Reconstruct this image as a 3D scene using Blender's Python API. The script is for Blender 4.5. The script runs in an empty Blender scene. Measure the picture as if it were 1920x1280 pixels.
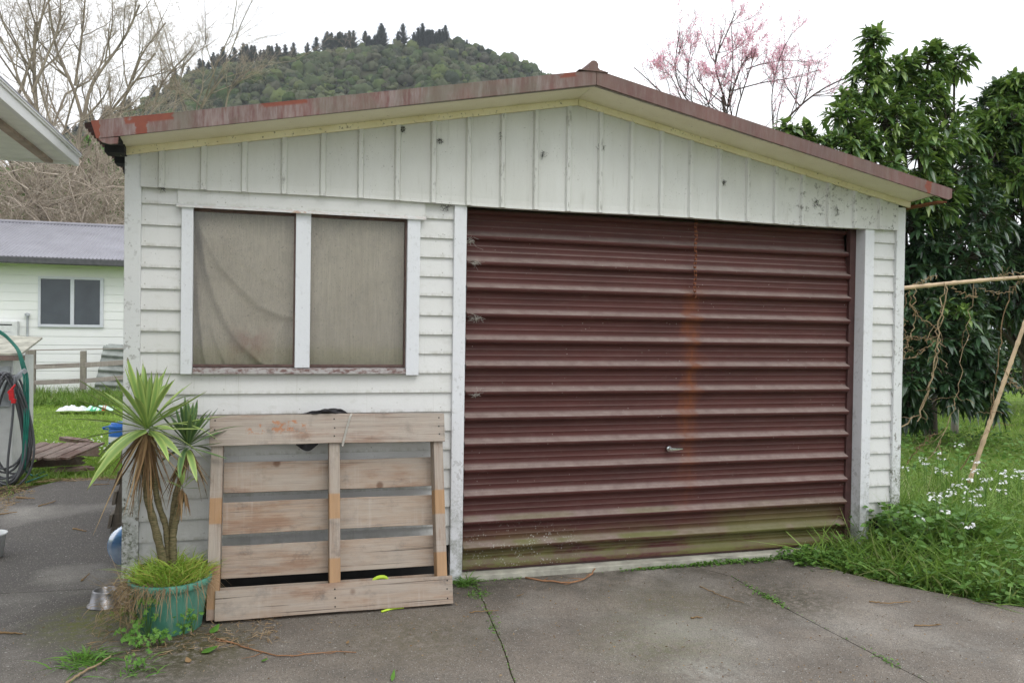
import bpy, math, random
import numpy as np
from mathutils import Matrix, Vector
random.seed(7); RNG = np.random.default_rng(7)
scene = bpy.context.scene
COL = scene.collection

# ------------------------------------------------------------ camera
F = 1550.0                                   # focal length in pixels of a 1920 wide frame
R = np.array([[0.9573938815, -0.2884115465, 0.0146879367],
              [0.2886075155, 0.9573505481, -0.0136246099],
              [-0.0101320094, 0.0172831671, 0.9997992971]])   # rows: right, forward, up
CAM = np.array([0.0, -4.8568, 1.5283])
cam_d = bpy.data.cameras.new('camera'); cam = bpy.data.objects.new('camera', cam_d); COL.objects.link(cam)
cam_d.sensor_width = 36.0; cam_d.lens = F / 1920 * 36; cam_d.clip_start = 0.05; cam_d.clip_end = 3000
cam.matrix_world = Matrix([[R[0][i], R[2][i], -R[1][i], CAM[i]] for i in range(3)] + [[0, 0, 0, 1]])
scene.camera = cam

def ray(x, y): return R.T @ np.array([(x - 960) / F, 1.0, -(y - 640) / F])
def at(x, y, Y=0.0):
    d = ray(x, y); return CAM + d * ((Y - CAM[1]) / d[1])
def gnd(x, y, h=0.0):
    d = ray(x, y); return CAM + d * ((h - CAM[2]) / d[2])

# ------------------------------------------------------------ sky, sun, exposure
SUN_EL, SUN_ROT = 52, 200
w = bpy.data.worlds.new('World'); scene.world = w; w.use_nodes = True
nt = w.node_tree; nt.nodes.clear()
out = nt.nodes.new('ShaderNodeOutputWorld'); bg = nt.nodes.new('ShaderNodeBackground')
sky = nt.nodes.new('ShaderNodeTexSky'); sky.sky_type = 'NISHITA'; sky.sun_disc = False
sky.sun_elevation = math.radians(SUN_EL); sky.sun_rotation = math.radians(SUN_ROT); sky.dust_density = 4; sky.air_density = 1
tc = nt.nodes.new('ShaderNodeTexCoord')
nz = nt.nodes.new('ShaderNodeTexNoise'); nz.inputs['Scale'].default_value = 1.6; nz.inputs['Detail'].default_value = 5
mp = nt.nodes.new('ShaderNodeMapping'); mp.inputs['Scale'].default_value = (1, 1, 2.5)
cr = nt.nodes.new('ShaderNodeValToRGB')      # the overcast: thick bright cloud with thinner, bluer places
cr.color_ramp.elements[0].position = 0.32; cr.color_ramp.elements[0].color = (9.3, 10.0, 11.4, 1)
cr.color_ramp.elements[1].position = 0.62; cr.color_ramp.elements[1].color = (13.0, 13.2, 13.5, 1)
mx = nt.nodes.new('ShaderNodeMix'); mx.data_type = 'RGBA'; mx.inputs[0].default_value = 0.93
L = nt.links.new
L(tc.outputs['Generated'], mp.inputs[0]); L(mp.outputs[0], nz.inputs['Vector']); L(nz.outputs[0], cr.inputs[0])
sx = nt.nodes.new('ShaderNodeSeparateXYZ'); mr_ = nt.nodes.new('ShaderNodeMapRange'); vm = nt.nodes.new('ShaderNodeVectorMath'); vm.operation = 'SCALE'
L(tc.outputs['Generated'], sx.inputs[0]); L(sx.outputs[2], mr_.inputs[0]); mr_.inputs[1].default_value = 0.1; mr_.inputs[2].default_value = .9; mr_.inputs[3].default_value = .95; mr_.inputs[4].default_value = 1.45
L(cr.outputs[0], vm.inputs[0]); L(mr_.outputs[0], vm.inputs['Scale'])      # an overcast sky is brightest overhead
L(sky.outputs[0], mx.inputs[6]); L(vm.outputs[0], mx.inputs[7]); L(mx.outputs[2], bg.inputs[0])
bg.inputs[1].default_value = 0.102
L(bg.outputs[0], out.inputs[0])
sd = bpy.data.lights.new('sun', 'SUN'); so = bpy.data.objects.new('sun', sd); COL.objects.link(so)
sd.energy = 0.8; sd.angle = math.radians(25); sd.color = (1, 0.96, 0.9)
so.rotation_euler = (math.radians(90 - SUN_EL), 0, math.radians(20))
scene.view_settings.view_transform = 'Standard'; scene.view_settings.look = 'None'
scene.view_settings.exposure = 0.1; scene.view_settings.gamma = 1
scene.cycles.max_bounces = 6; scene.cycles.transparent_max_bounces = 12

# ------------------------------------------------------------ node helper
class NG:
    def __init__(s, name):
        s.m = bpy.data.materials.new(name); s.m.use_nodes = True
        s.t = s.m.node_tree; s.b = s.t.nodes['Principled BSDF']
    def n(s, ty, **k):
        x = s.t.nodes.new(ty)
        for a, v in k.items(): setattr(x, a, v)
        return x
    def put(s, sock, v):
        if isinstance(v, bpy.types.NodeSocket): s.t.links.new(v, sock)
        elif isinstance(v, (tuple, list)): sock.default_value = tuple(v) + (1,) if len(v) == 3 and sock.type == 'RGBA' else v
        else: sock.default_value = v
    def pos(s): return s.n('ShaderNodeNewGeometry').outputs['Position']
    def normal(s): return s.n('ShaderNodeNewGeometry').outputs['Normal']
    def island(s): return s.n('ShaderNodeNewGeometry').outputs['Random Per Island']
    def obj(s): return s.n('ShaderNodeTexCoord').outputs['Object']
    def rand(s): return s.n('ShaderNodeObjectInfo').outputs['Random']
    def map(s, v, scale=(1, 1, 1), loc=(0, 0, 0)):
        x = s.n('ShaderNodeMapping'); s.put(x.inputs[0], v); s.put(x.inputs['Scale'], scale); s.put(x.inputs['Location'], loc); return x.outputs[0]
    def noise(s, v, scale=5, detail=4, rough=.55, dist=0):
        x = s.n('ShaderNodeTexNoise'); s.put(x.inputs['Vector'], v); s.put(x.inputs['Scale'], scale)
        s.put(x.inputs['Detail'], detail); s.put(x.inputs['Roughness'], rough); s.put(x.inputs['Distortion'], dist); return x.outputs[0]
    def vor(s, v, scale=5, feature='F1', out=0):
        x = s.n('ShaderNodeTexVoronoi', feature=feature); s.put(x.inputs['Vector'], v); s.put(x.inputs['Scale'], scale); return x.outputs[out]
    def wave(s, v, scale=5, dist=2, detail=2, dirn='X'):
        x = s.n('ShaderNodeTexWave', bands_direction=dirn); s.put(x.inputs['Vector'], v); s.put(x.inputs['Scale'], scale)
        s.put(x.inputs['Distortion'], dist); s.put(x.inputs['Detail'], detail); return x.outputs[1]
    def mr(s, v, a, b, c=0., d=1.):
        x = s.n('ShaderNodeMapRange'); s.put(x.inputs[0], v)
        for i, k in enumerate((a, b, c, d)): x.inputs[i + 1].default_value = k
        return x.outputs[0]
    def math(s, op, a, b=0.):
        x = s.n('ShaderNodeMath', operation=op); s.put(x.inputs[0], a); s.put(x.inputs[1], b); return x.outputs[0]
    def mul(s, *a):
        r = a[0]
        for q in a[1:]: r = s.math('MULTIPLY', r, q)
        return r
    def xyz(s, v):
        x = s.n('ShaderNodeSeparateXYZ'); s.put(x.inputs[0], v); return x.outputs
    def mix(s, f, a, b, mode='MIX'):
        x = s.n('ShaderNodeMix', data_type='RGBA', blend_type=mode); s.put(x.inputs[0], f); s.put(x.inputs[6], a); s.put(x.inputs[7], b); return x.outputs[2]
    def ramp(s, f, *st):
        x = s.n('ShaderNodeValToRGB'); s.put(x.inputs[0], f); e = x.color_ramp.elements
        for i, (p, c) in enumerate(st):
            q = e[i] if i < 2 else e.new(p)
            q.position = p; q.color = tuple(c) + (1,)
        return x.outputs[0]
    def bump(s, h, strength=.3, dist=.01):
        x = s.n('ShaderNodeBump'); s.put(x.inputs['Height'], h); x.inputs['Strength'].default_value = strength; x.inputs['Distance'].default_value = dist
        s.put(s.b.inputs['Normal'], x.outputs[0])
    def fin(s, col, rough=.6, spec=.4, **k):
        s.put(s.b.inputs['Base Color'], col); s.put(s.b.inputs['Roughness'], rough); s.put(s.b.inputs['Specular IOR Level'], spec)
        for a, v in k.items(): s.put(s.b.inputs[a.replace('_', ' ')], v)
        return s.m
    def box(s, P, x0, x1, z0, z1, soft=.05):     # soft mask of a stain of its own shape on a wall
        px, _, pz = P
        a = s.mul(s.mr(px, x0 - soft, x0 + soft), s.mr(px, x1 - soft, x1 + soft, 1, 0))
        return s.mul(a, s.mr(pz, z0 - soft, z0 + soft), s.mr(pz, z1 - soft, z1 + soft, 1, 0))

def plain(name, col, rough=.6, spec=.4, var=.25, sc=12, **k):
    g = NG(name); n = g.noise(g.obj(), sc, 4)
    c = g.mix(g.mr(n, .3, .7), tuple(x * (1 - var) for x in col), tuple(min(1, x * (1 + var)) for x in col))
    g.bump(g.noise(g.obj(), sc * 8, 2), .15, .003)
    return g.fin(c, rough, spec, **k)

def white_paint(name, col=(.70, .70, .69), grime=.5, flake=0., zdirt=0.45):
    g = NG(name); p = g.pos(); P = g.xyz(p)
    n = g.noise(g.map(p, (1, 1, .5)), 2.2, 6, .65)
    c = g.mix(g.mr(n, .35, .75, 0, grime), col, (.52, .52, .48))
    n2 = g.noise(g.map(p, (1, 1, 2.4), (3, 0, 0)), 9, 6, .7)
    c = g.mix(g.mr(n2, .56, .75, 0, grime * .8), c, (.36, .35, .28))
    sp = g.noise(p, 95, 2, .5); area = g.noise(p, 3.5, 3)
    c = g.mix(g.mul(g.mr(sp, .7, .74), g.mr(area, .5, .62)), c, (.12, .11, .09))
    low = g.mul(g.mr(P[2], zdirt, 0.02), g.mr(g.noise(p, 14, 5, .7), .4, .6))
    c = g.mix(g.mul(low, .75), c, (.17, .18, .12))
    if flake:
        fl = g.noise(g.map(p, (1, 1, .7)), 42, 3, .6)
        m = g.mul(g.mr(fl, .585, .605), g.mr(P[2], 1.7, .4, .35, 1.), flake, g.mr(g.noise(p, 5, 2), .42, .55))
        c = g.mix(m, c, (.17, .16, .135))
        lich = g.mul(g.mr(g.noise(p, 60, 4, .7), .46, .56), g.mr(P[2], .75, .3), g.mr(g.noise(p, 7, 3), .36, .5), flake)
        c = g.mix(lich, c, (.13, .15, .09))
    if name.startswith('weather'):
        row = g.math('FLOOR', g.math('DIVIDE', g.math('SUBTRACT', 2.07 + 1.15, P[2]), .115)); rn = g.n('ShaderNodeTexWhiteNoise', noise_dimensions='1D'); g.put(rn.inputs['W'], row)
        c = g.mix(g.mr(rn.outputs[0], 0, 1, 0, .22), c, (.50, .50, .44))
        fx = g.math('ABSOLUTE', g.math('SUBTRACT', g.math('FRACT', g.math('DIVIDE', P[0], .41)), .5)); fz = g.math('FRACT', g.math('DIVIDE', g.math('SUBTRACT', 2.07 + 1.15, P[2]), .115))
        c = g.mix(g.mul(g.mr(fx, .010, .006), g.mr(g.math('ABSOLUTE', g.math('SUBTRACT', fz, .78)), .035, .02), .6), c, (.2, .17, .13))
        c = g.mix(g.mul(g.mr(fz, .80, .97), g.mr(g.noise(g.map(p, (3, 1, 1)), 7, 5, .7), .42, .62), .5), c, (.30, .29, .22))
        drip = g.noise(g.map(p, (22, 1, .7)), 2, 4, .7); c = g.mix(g.mr(drip, .60, .74, 0, .4), c, (.38, .37, .30))
    g.bump(g.noise(p, 60, 4), .25, .004)
    return g.fin(c, g.mr(n, .3, .7, .42, .65), .4)

M = {}
M['board'] = white_paint('weatherboard_paint', grime=.42)
M['trim'] = white_paint('trim_paint', (.72, .735, .765), .2, .35)
M['corner'] = white_paint('peeling_corner_paint', (.68, .69, .69), .35, 1.0, .7)
M['post'] = white_paint('post_paint', (.72, .73, .755), .3, .35, .5)
def gable_mat():
    g = NG('gable_paint'); p = g.pos(); P = g.xyz(p)
    n = g.noise(g.map(p, (1, 1, .35)), 3, 6, .65)
    c = g.mix(g.mr(n, .35, .7), (.63, .635, .605), (.54, .54, .50))
    st = g.noise(g.map(p, (14, 1, .9)), 3, 5, .7)
    c = g.mix(g.mr(st, .58, .8, 0, .6), c, (.33, .32, .26))
    # black mould and old web marks hang beside some ribs
    rib = g.math('ABSOLUTE', g.math('SUBTRACT', g.math('FRACT', g.math('DIVIDE', g.math('ADD', P[0], 20 * .2125 + .532), .2125)), .5))
    near = g.mr(rib, .38, .5)
    mm = g.mul(near, g.mr(g.noise(g.map(p, (9, 1, 3)), 3, 5, .75), .56, .66))
    c = g.mix(g.mul(mm, .7), c, (.11, .105, .08))
    sp = g.mul(g.mr(g.noise(p, 120, 2), .69, .73), g.mr(g.noise(p, 4, 3), .46, .58))
    c = g.mix(sp, c, (.1, .09, .07))
    c = g.mix(g.mul(g.mr(P[0], 3.3, 3.5), g.mr(g.noise(p, 22, 5, .75), .56, .64), .75), c, (.1, .1, .08))
    g.bump(g.noise(p, 40, 3), .15, .004)
    return g.fin(c, .5, .35)
M['gable'] = gable_mat()
def soffit_mat():
    g = NG('soffit_paint'); p = g.pos(); P = g.xyz(p)
    n = g.noise(p, 3, 6, .65)
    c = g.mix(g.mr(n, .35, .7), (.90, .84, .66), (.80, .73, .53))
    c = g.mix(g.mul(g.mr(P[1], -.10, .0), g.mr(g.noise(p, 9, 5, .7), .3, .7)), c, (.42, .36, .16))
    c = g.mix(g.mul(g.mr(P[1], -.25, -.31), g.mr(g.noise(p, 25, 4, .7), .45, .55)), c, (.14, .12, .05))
    c = g.mix(g.mr(g.noise(p, 110, 2), .72, .76), c, (.1, .08, .05))
    return g.fin(c, .55, .3)
M['soffit'] = soffit_mat()
def frieze_mat():
    g = NG('frieze_paint'); p = g.pos()
    c = g.mix(g.mr(g.noise(p, 5, 6, .65), .35, .7), (.86, .79, .58), (.74, .65, .40))
    c = g.mix(g.mul(g.mr(g.noise(p, 50, 4, .7), .6, .68), .8), c, (.12, .10, .05))
    return g.fin(c, .6, .3)
M['frieze'] = frieze_mat()
def fascia_mat():
    g = NG('fascia_paint'); p = g.pos(); P = g.xyz(p)
    base = g.mix(g.mr(g.noise(p, 4, 5), .3, .7), (.175, .080, .068), (.122, .064, .055))
    left = g.mr(P[0], 1.5, 1.9, 1, .35)
    st = g.noise(g.map(p, (7, 1, 1)), 3, 6, .75)
    c = g.mix(g.mul(g.mr(st, .42, .68), left, .8), base, (.30, .27, .25))
    c = g.mix(g.mul(g.mr(g.noise(g.map(p, (1, 1, 1), (8, 0, 0)), 3.2, 4), .45, .62), left, .7), c, (.13, .12, .085))
    rz = g.math('SUBTRACT', P[2], g.math('SUBTRACT', 2.975 + .085, g.mul(g.math('ABSOLUTE', g.math('SUBTRACT', P[0], 1.86)), .1945)))  # height below the fascia top
    wob = g.mr(g.noise(p, 16, 3), .3, .7, -.025, .025)
    x = g.math('ADD', P[0], wob)
    tri = g.mr(g.math('ABSOLUTE', g.math('SUBTRACT', x, -.595)), .038, .033)
    wide = g.mr(g.math('ABSOLUTE', g.math('SUBTRACT', x, -.56)), g.mul(.1, 1.) if 0 else .105, .095)
    m1 = g.math('MAXIMUM', g.mul(wide, g.mr(rz, -.045, -.035)), tri)
    m2 = g.mr(x, -.785, -.79)
    m3 = g.mul(g.mr(g.math('ABSOLUTE', g.math('SUBTRACT', x, .09)), .115, .10), g.mr(rz, -.03, -.02))
    m4 = g.mul(g.mr(g.math('ABSOLUTE', g.math('SUBTRACT', x, 1.69)), .05, .04), g.mr(rz, -.03, -.02))
    m5 = g.mr(g.math('ABSOLUTE', g.math('SUBTRACT', x, 4.28)), .02, .012)
    mm = g.math('MAXIMUM', g.math('MAXIMUM', m1, m2), g.math('MAXIMUM', g.math('MAXIMUM', m3, m4), m5))
    c = g.mix(mm, c, g.mix(g.noise(p, 30, 4), (.24, .065, .03), (.15, .032, .02)))
    g.bump(g.noise(p, 50, 3), .2, .004)
    return g.fin(c, .5, .4)
M['fascia'] = fascia_mat()
def door_mat():
    g = NG('roller_brown_paint'); p = g.pos(); P = g.xyz(p); N = g.xyz(g.normal())
    c = g.mix(g.mr(g.noise(g.map(p, (.6, 1, 3)), 3, 6, .65), .3, .7), (.098, .035, .031), (.070, .028, .025))
    up = g.mr(N[2], .25, .7)
    c = g.mix(g.mul(up, g.mr(g.noise(p, 12, 5, .7), .25, .7, .35, .8)), c, (.34, .28, .25))
    dust = g.noise(g.map(p, (2, 1, 6), (4, 0, 1)), 5, 6, .75)
    c = g.mix(g.mr(dust, .5, .8, 0, .14), c, (.24, .19, .17))
    wob = g.mr(g.noise(p, 7, 4), .3, .7, -.06, .06)
    rx = g.mr(g.math('ABSOLUTE', g.math('ADD', g.math('SUBTRACT', P[0], 2.735), wob)), .10, .0)
    rz = g.mul(g.mr(P[2], 1.86, 1.7), g.mr(P[2], .25, 1.2, .12, 1.))
    c = g.mix(g.mul(rx, rz, g.mr(g.noise(g.map(p, (5, 1, 1)), 5, 4, .7), .3, .6, .35, .8)), c, (.20, .06, .018))
    al = g.mul(g.mr(P[2], .30, .08), g.mr(g.noise(g.map(p, (1, 1, 3)), 3, 5, .7), .38, .56))
    al = g.math('MAXIMUM', al, g.mul(g.box(P, 2.95, 3.95, .06, .28, .12), g.mr(g.noise(p, 5, 5), .3, .45)))
    al = g.math('MAXIMUM', al, g.mul(up, g.mr(P[2], .50, .2), g.mr(g.noise(g.map(p, (1, 1, 1), (5, 0, 0)), 2.5, 3), .47, .6)))
    c = g.mix(g.mul(al, .78), c, g.mix(g.noise(p, 9, 4), (.09, .115, .022), (.17, .17, .06)))
    sp = g.vor(p, 60); ar = g.mul(g.box(P, 1.25, 1.9, .08, .26, .1), g.mr(g.noise(p, 12, 2), .46, .56))
    c = g.mix(g.mul(g.mr(sp, .32, .22), ar), c, (.38, .38, .34))
    c = g.mix(g.mul(g.mr(g.vor(p, 30), .09, .06), g.mr(g.noise(p, 5, 2), .5, .6), .8), c, (.45, .43, .4))
    g.bump(g.noise(p, 30, 3), .08, .004)
    return g.fin(c, g.mr(dust, .3, .7, .45, .65), .2)
M['door'] = door_mat()
M['door_frame'] = plain('door_edge_paint', (.075, .035, .032), .5)
M['roof'] = plain('roof_sheet_paint', (.10, .05, .045), .6)
M['rust'] = plain('rust_metal', (.20, .075, .04), .85, .2, .4, 60)
M['chrome'] = plain('chrome', (.65, .66, .66), .18, .5, .1, Metallic=1.)
M['dark'] = plain('dark_interior', (.02, .02, .02), .9)
def conc(name, a, b, moss=.3):
    g = NG(name); p = g.pos(); P = g.xyz(p)
    n = g.noise(p, 1.1, 6, .6)
    c = g.mix(g.mr(n, .35, .65), a, b)
    # the drive is darker towards the left and the back
    side = g.mul(g.mr(P[0], .5, -1.0), g.mr(P[1], -1.9, -.2))
    c = g.mix(g.mul(side, .85), c, (.115, .107, .102))
    c = g.mix(g.mul(g.mr(g.noise(g.map(p, (1, 1, 1), (7, 3, 0)), 2.6, 6, .7), .46, .68), .62), c, (.16, .145, .125))
    c = g.mix(g.mul(g.mr(g.noise(g.map(p, (1, 1, 1), (1, 9, 0)), .8, 4, .6), .5, .68), .5), c, (.55, .52, .46))
    # stone chips of the worn aggregate
    v = g.n('ShaderNodeTexVoronoi'); g.put(v.inputs['Vector'], p); v.inputs['Scale'].default_value = 120
    cell = g.xyz(v.outputs['Color'])[0]
    c = g.mix(g.mr(cell, .0, 1., .0, .55), c, (.05, .048, .045))
    c = g.mix(g.mul(g.mr(cell, .80, .86), g.mr(v.outputs['Distance'], .5, .2), .6), c, (.62, .58, .52))
    c = g.mix(g.mul(g.mr(cell, .22, .16), g.mr(v.outputs['Distance'], .5, .2), .85), c, (.022, .02, .02))
    v2 = g.n('ShaderNodeTexVoronoi'); g.put(v2.inputs['Vector'], p); v2.inputs['Scale'].default_value = 34
    c = g.mix(g.mul(g.mr(g.xyz(v2.outputs['Color'])[1], .955, .965), g.mr(v2.outputs['Distance'], .3, .1), .6), c, (.55, .53, .49))
    c = g.mix(g.mr(g.noise(p, 260, 3, .7), .35, .65, -.0, .4), c, g.mix(.5, c, (.02, .02, .02)))
    # moss and damp at the foot of the wall, round the pot and the bowl
    wall = g.mul(g.mr(P[1], -.55, -.02), g.mr(P[1], .8, .1), g.mr(P[0], -1.2, -.6), g.mr(P[0], 5, 3))
    c = g.mix(g.mul(wall, g.mr(g.noise(p, 5, 5, .7), .36, .6), .8), c, (.05, .046, .034))
    def spot(x, y, r, amt, col=(.11, .12, .025)):
        nonlocal c
        d = g.math('SQRT', g.math('ADD', g.math('POWER', g.math('ABSOLUTE', g.math('SUBTRACT', P[0], x)), 2.), g.math('POWER', g.math('ABSOLUTE', g.math('SUBTRACT', P[1], y)), 2.)))
        c = g.mix(g.mul(g.mr(d, r, r * .2), g.mr(g.noise(p, 22, 5, .75), .4, .56), amt), c, col)
    spot(-.78, -.22, .42, .9); spot(-.35, -.68, .42, .95, (.10, .085, .02)); spot(.75, -.8, .5, .5, (.09, .08, .04))
    spot(2.2, -.7, .55, .3, (.12, .13, .05)); spot(2.9, -.75, .45, .8, (.06, .055, .035)); spot(1.9, -1.2, .5, .35, (.13, .15, .06))
    spot(1.95, -1.55, .25, .35, (.46, .45, .41)); spot(2.05, -1.0, .3, .25, (.42, .41, .37)); spot(3.3, -1.6, .3, .2, (.42, .41, .37)); spot(-.45, -.8, .5, .7, (.05, .05, .035))
    g.bump(g.math('ADD', g.noise(p, 150, 3, .7), g.mr(v.outputs['Distance'], 0, .6, .6, 0)), .6, .004)
    return g.fin(c, .85, .25)
M['drive'] = conc('worn_concrete', (.34, .292, .24), (.215, .183, .15))
M['slab'] = plain('slab_concrete', (.36, .35, .29), .85, .25, .35, 9)
def soil():
    g = NG('soil'); p = g.pos(); c = g.mix(g.mr(g.noise(p, 8, 6, .7), .35, .65), (.035, .027, .018), (.10, .075, .045))
    g.bump(g.noise(p, 60, 5, .7), .8, .02); return g.fin(c, .95, .1)
M['soil'] = soil()
def lawn_mat():
    g = NG('lawn_turf'); p = g.pos(); n = g.noise(p, 1.3, 5)
    c = g.mix(g.mr(n, .35, .65), (.13, .21, .035), (.22, .32, .06))
    c = g.mix(g.mr(g.noise(p, 40, 5, .7), .5, .75), c, (.05, .075, .018))
    g.bump(g.noise(p, 70, 4, .7), 1., .04); return g.fin(c, .9, .15)
M['lawn'] = lawn_mat()
def wood(name, a, b, axis='x', grain=1., dirt=(.16, .12, .10), bands=None, orange=False, rough=.75):
    g = NG(name); o = g.obj(); r = g.rand()
    off = g.n('ShaderNodeVectorMath', operation='ADD'); g.put(off.inputs[0], o)
    cmb = g.n('ShaderNodeCombineXYZ'); g.put(cmb.inputs[0], g.mul(r, 31.)); g.put(cmb.inputs[1], g.mul(r, 17.)); g.put(cmb.inputs[2], g.mul(r, 23.))
    g.put(off.inputs[1], cmb.outputs[0]); v = off.outputs[0]
    sc = {'x': (1, 16, 16), 'y': (16, 1, 16), 'z': (16, 16, 1)}[axis]
    n = g.noise(g.map(v, sc), 2.2, 7, .7, .6)
    c = g.mix(g.mr(n, .3, .7), a, b)
    fine = g.noise(g.map(v, tuple(q * (5 if q > 1 else 1.5) for q in sc)), 2.5, 5, .7)
    c = g.mix(g.mr(fine, .48, .64, 0, .7 * grain), c, dirt)
    c = g.mix(g.mr(r, 0, 1, 0, .35), c, g.mix(.5, b, (.3, .27, .25)))
    saw = g.noise(g.map(v, tuple(1 if q > 1 else 26 for q in sc)), 2, 4, .6)
    c = g.mix(g.mr(g.mul(saw, g.mr(g.noise(v, 3, 3), .35, .65, .6, 1.15)), .5, .66, 0, .3 * grain), c, (.48, .42, .37))
    blot = g.noise(v, 7, 6, .75)
    c = g.mix(g.mr(blot, .55, .70, 0, .7), c, (.11, .095, .085))
    wash = g.noise(g.map(v, tuple(.8 if q == 1 else 3 for q in sc), (3, 3, 3)), 2.6, 5, .65); c = g.mix(g.mr(wash, .42, .60, 0, .5 if 'pallet' in name else .2), c, (.41, .375, .325)); c = g.mix(g.mr(wash, .46, .34, 0, .55 if 'pallet' in name else 0), c, (.24, .13, .08))
    crk = g.noise(g.map(v, tuple(.7 if q == 1 else 60 for q in sc)), 1.2, 3, .6); c = g.mix(g.mr(crk, .64, .69, 0, .8), c, (.05, .035, .025))
    kn = g.vor(g.map(v, (1.1, 1, 1.0)), 3.1)
    c = g.mix(g.mr(kn, .09, .05, 0, .75), c, (.12, .06, .035))
    P = g.xyz(o)
    if bands:
        for z0, z1 in bands:
            c = g.mix(g.mul(g.mr(P[2], z0 - .004, z0 + .004), g.mr(P[2], z1 - .004, z1 + .004, 1, 0), .8), c, g.mix(g.mr(n, .3, .7), (.46, .27, .13), (.33, .19, .09)))
    if orange:   # the worn remains of an orange stencil, no longer readable
        bx = g.mul(g.mr(P[0], .13, .14), g.mr(P[0], .46, .45), g.mr(P[2], .955, .965), g.mr(P[2], 1.035, 1.03))
        ch = g.n('ShaderNodeTexVoronoi', distance='CHEBYCHEV'); g.put(ch.inputs['Vector'], g.map(o, (30, 1, 34))); ch.inputs['Scale'].default_value = 1.
        keep = g.mr(g.xyz(ch.outputs['Color'])[0], .45, .5)
        c = g.mix(g.mul(bx, keep, g.mr(g.noise(o, 45, 5, .75), .46, .54), .7), c, (.42, .16, .06))
    g.bump(g.math('ADD', fine, n), .35, .004)
    return g.fin(c, rough, .25)
M['pallet_x'] = wood('pallet_slat_wood', (.285, .195, .130), (.42, .325, .245), 'x', orange=False)
M['pallet_top'] = wood('pallet_stencilled_wood', (.32, .235, .185), (.46, .385, .32), 'x', orange=True)
M['pallet_z'] = wood('pallet_bearer_wood', (.30, .225, .17), (.43, .355, .29), 'z', bands=[(.06, .28), (.49, .625)])
M['grey_wood_z'] = wood('weathered_wood_upright', (.16, .14, .11), (.28, .26, .22), 'z')
M['grey_wood_x'] = wood('weathered_wood_rail', (.24, .20, .18), (.36, .33, .30), 'x')
M['old_wood'] = wood('rotting_wood', (.10, .055, .04), (.22, .13, .105), 'y', dirt=(.03, .02, .015))
M['dark_wood'] = wood('dark_damp_wood', (.075, .058, .04), (.15, .12, .085), 'z', dirt=(.02, .018, .012))
M['bamboo'] = plain('bamboo', (.50, .37, .23), .5, .4, .25, 8)
def bark(name, a, b, sc=(1, 1, .25), s=20):
    g = NG(name); p = g.pos(); n = g.noise(g.map(p, sc), s, 6, .7)
    g.bump(n, .6, .01)
    return g.fin(g.mix(g.mr(n, .35, .65), a, b), .85, .2)
M['willow'] = bark('willow_bark', (.17, .145, .12), (.34, .29, .225), (1, 1, .4), 3)
M['twig'] = bark('pale_twigs', (.34, .28, .22), (.52, .45, .37), (1, 1, 1), 2)
M['avo_bark'] = bark('avocado_bark', (.05, .04, .03), (.10, .085, .065))
M['yucca_bark'] = bark('yucca_bark', (.06, .06, .025), (.22, .18, .10), (1, 1, 4), 30)
M['blossom_bark'] = bark('blossom_bark', (.06, .045, .04), (.13, .10, .09))
def leafmat(name, cols, rough=.45, spec=.4, trans=.0, back=None):
    g = NG(name); r = g.island()
    st = [(i / (len(cols) - 1), c) for i, c in enumerate(cols)]
    c = g.ramp(r, *st)
    c = g.mix(g.mr(g.noise(g.pos(), 3, 3), .3, .7, 0, .25 if 'petal' not in name else 0), c, tuple(x * .6 for x in cols[0]))
    if back:
        bf = g.n('ShaderNodeNewGeometry').outputs['Backfacing']; c = g.mix(g.mul(bf, .6), c, back)
    m = g.fin(c, rough, spec)
    if trans:
        tr = g.n('ShaderNodeBsdfTranslucent'); g.put(tr.inputs[0], g.mix(.5, c, (.25, .4, .05)) if 'petal' not in name else c)
        ms = g.n('ShaderNodeMixShader'); ms.inputs[0].default_value = trans
        g.t.links.new(g.b.outputs[0], ms.inputs[1]); g.t.links.new(tr.outputs[0], ms.inputs[2])
        g.t.links.new(ms.outputs[0], g.t.nodes['Material Output'].inputs[0])
    return m
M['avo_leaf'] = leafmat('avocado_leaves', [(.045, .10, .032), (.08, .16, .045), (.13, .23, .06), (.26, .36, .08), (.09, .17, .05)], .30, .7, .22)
M['avo_dark'] = leafmat('avocado_leaves_dark', [(.025, .058, .028), (.040, .085, .038), (.065, .125, .048)], .28, .7, .1)  # darker copy of the leaf, shade inside the crowns put into its colour
M['grass'] = leafmat('grass_blades', [(.07, .15, .022), (.17, .30, .045), (.31, .46, .10), (.12, .23, .04), (.24, .38, .07), (.42, .42, .20)], .5, .35, .3)
M['lawn_blade'] = leafmat('lawn_blades', [(.17, .30, .04), (.27, .42, .06), (.38, .52, .10), (.21, .35, .05)], .55, .3, .3)
M['pot_grass'] = leafmat('bright_grass', [(.20, .36, .04), (.32, .50, .07), (.42, .54, .10), (.52, .46, .12)], .5, .3, .3)
M['weed'] = leafmat('weed_leaves', [(.07, .16, .03), (.11, .23, .04), (.16, .30, .06)], .5, .35, .2)
M['herb'] = leafmat('herb_leaves', [(.10, .25, .04), (.14, .31, .05), (.19, .36, .07)], .5, .3, .25)
M['straw'] = leafmat('dead_grass', [(.20, .13, .07), (.33, .23, .13), (.42, .32, .20), (.25, .15, .08)], .8, .15, .1)
M['dead_leaf'] = leafmat('dead_leaves', [(.12, .07, .035), (.27, .17, .08), (.40, .29, .16)], .7, .2)
M['hill_leaf'] = leafmat('bush_canopy', [(.036, .052, .027), (.066, .085, .042), (.105, .108, .07), (.05, .08, .028), (.11, .135, .05), (.075, .075, .055), (.025, .042, .025)], .95, .05)
M['pine'] = leafmat('pine_needles', [(.022, .038, .034), (.035, .055, .045)], .9, .1)
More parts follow.
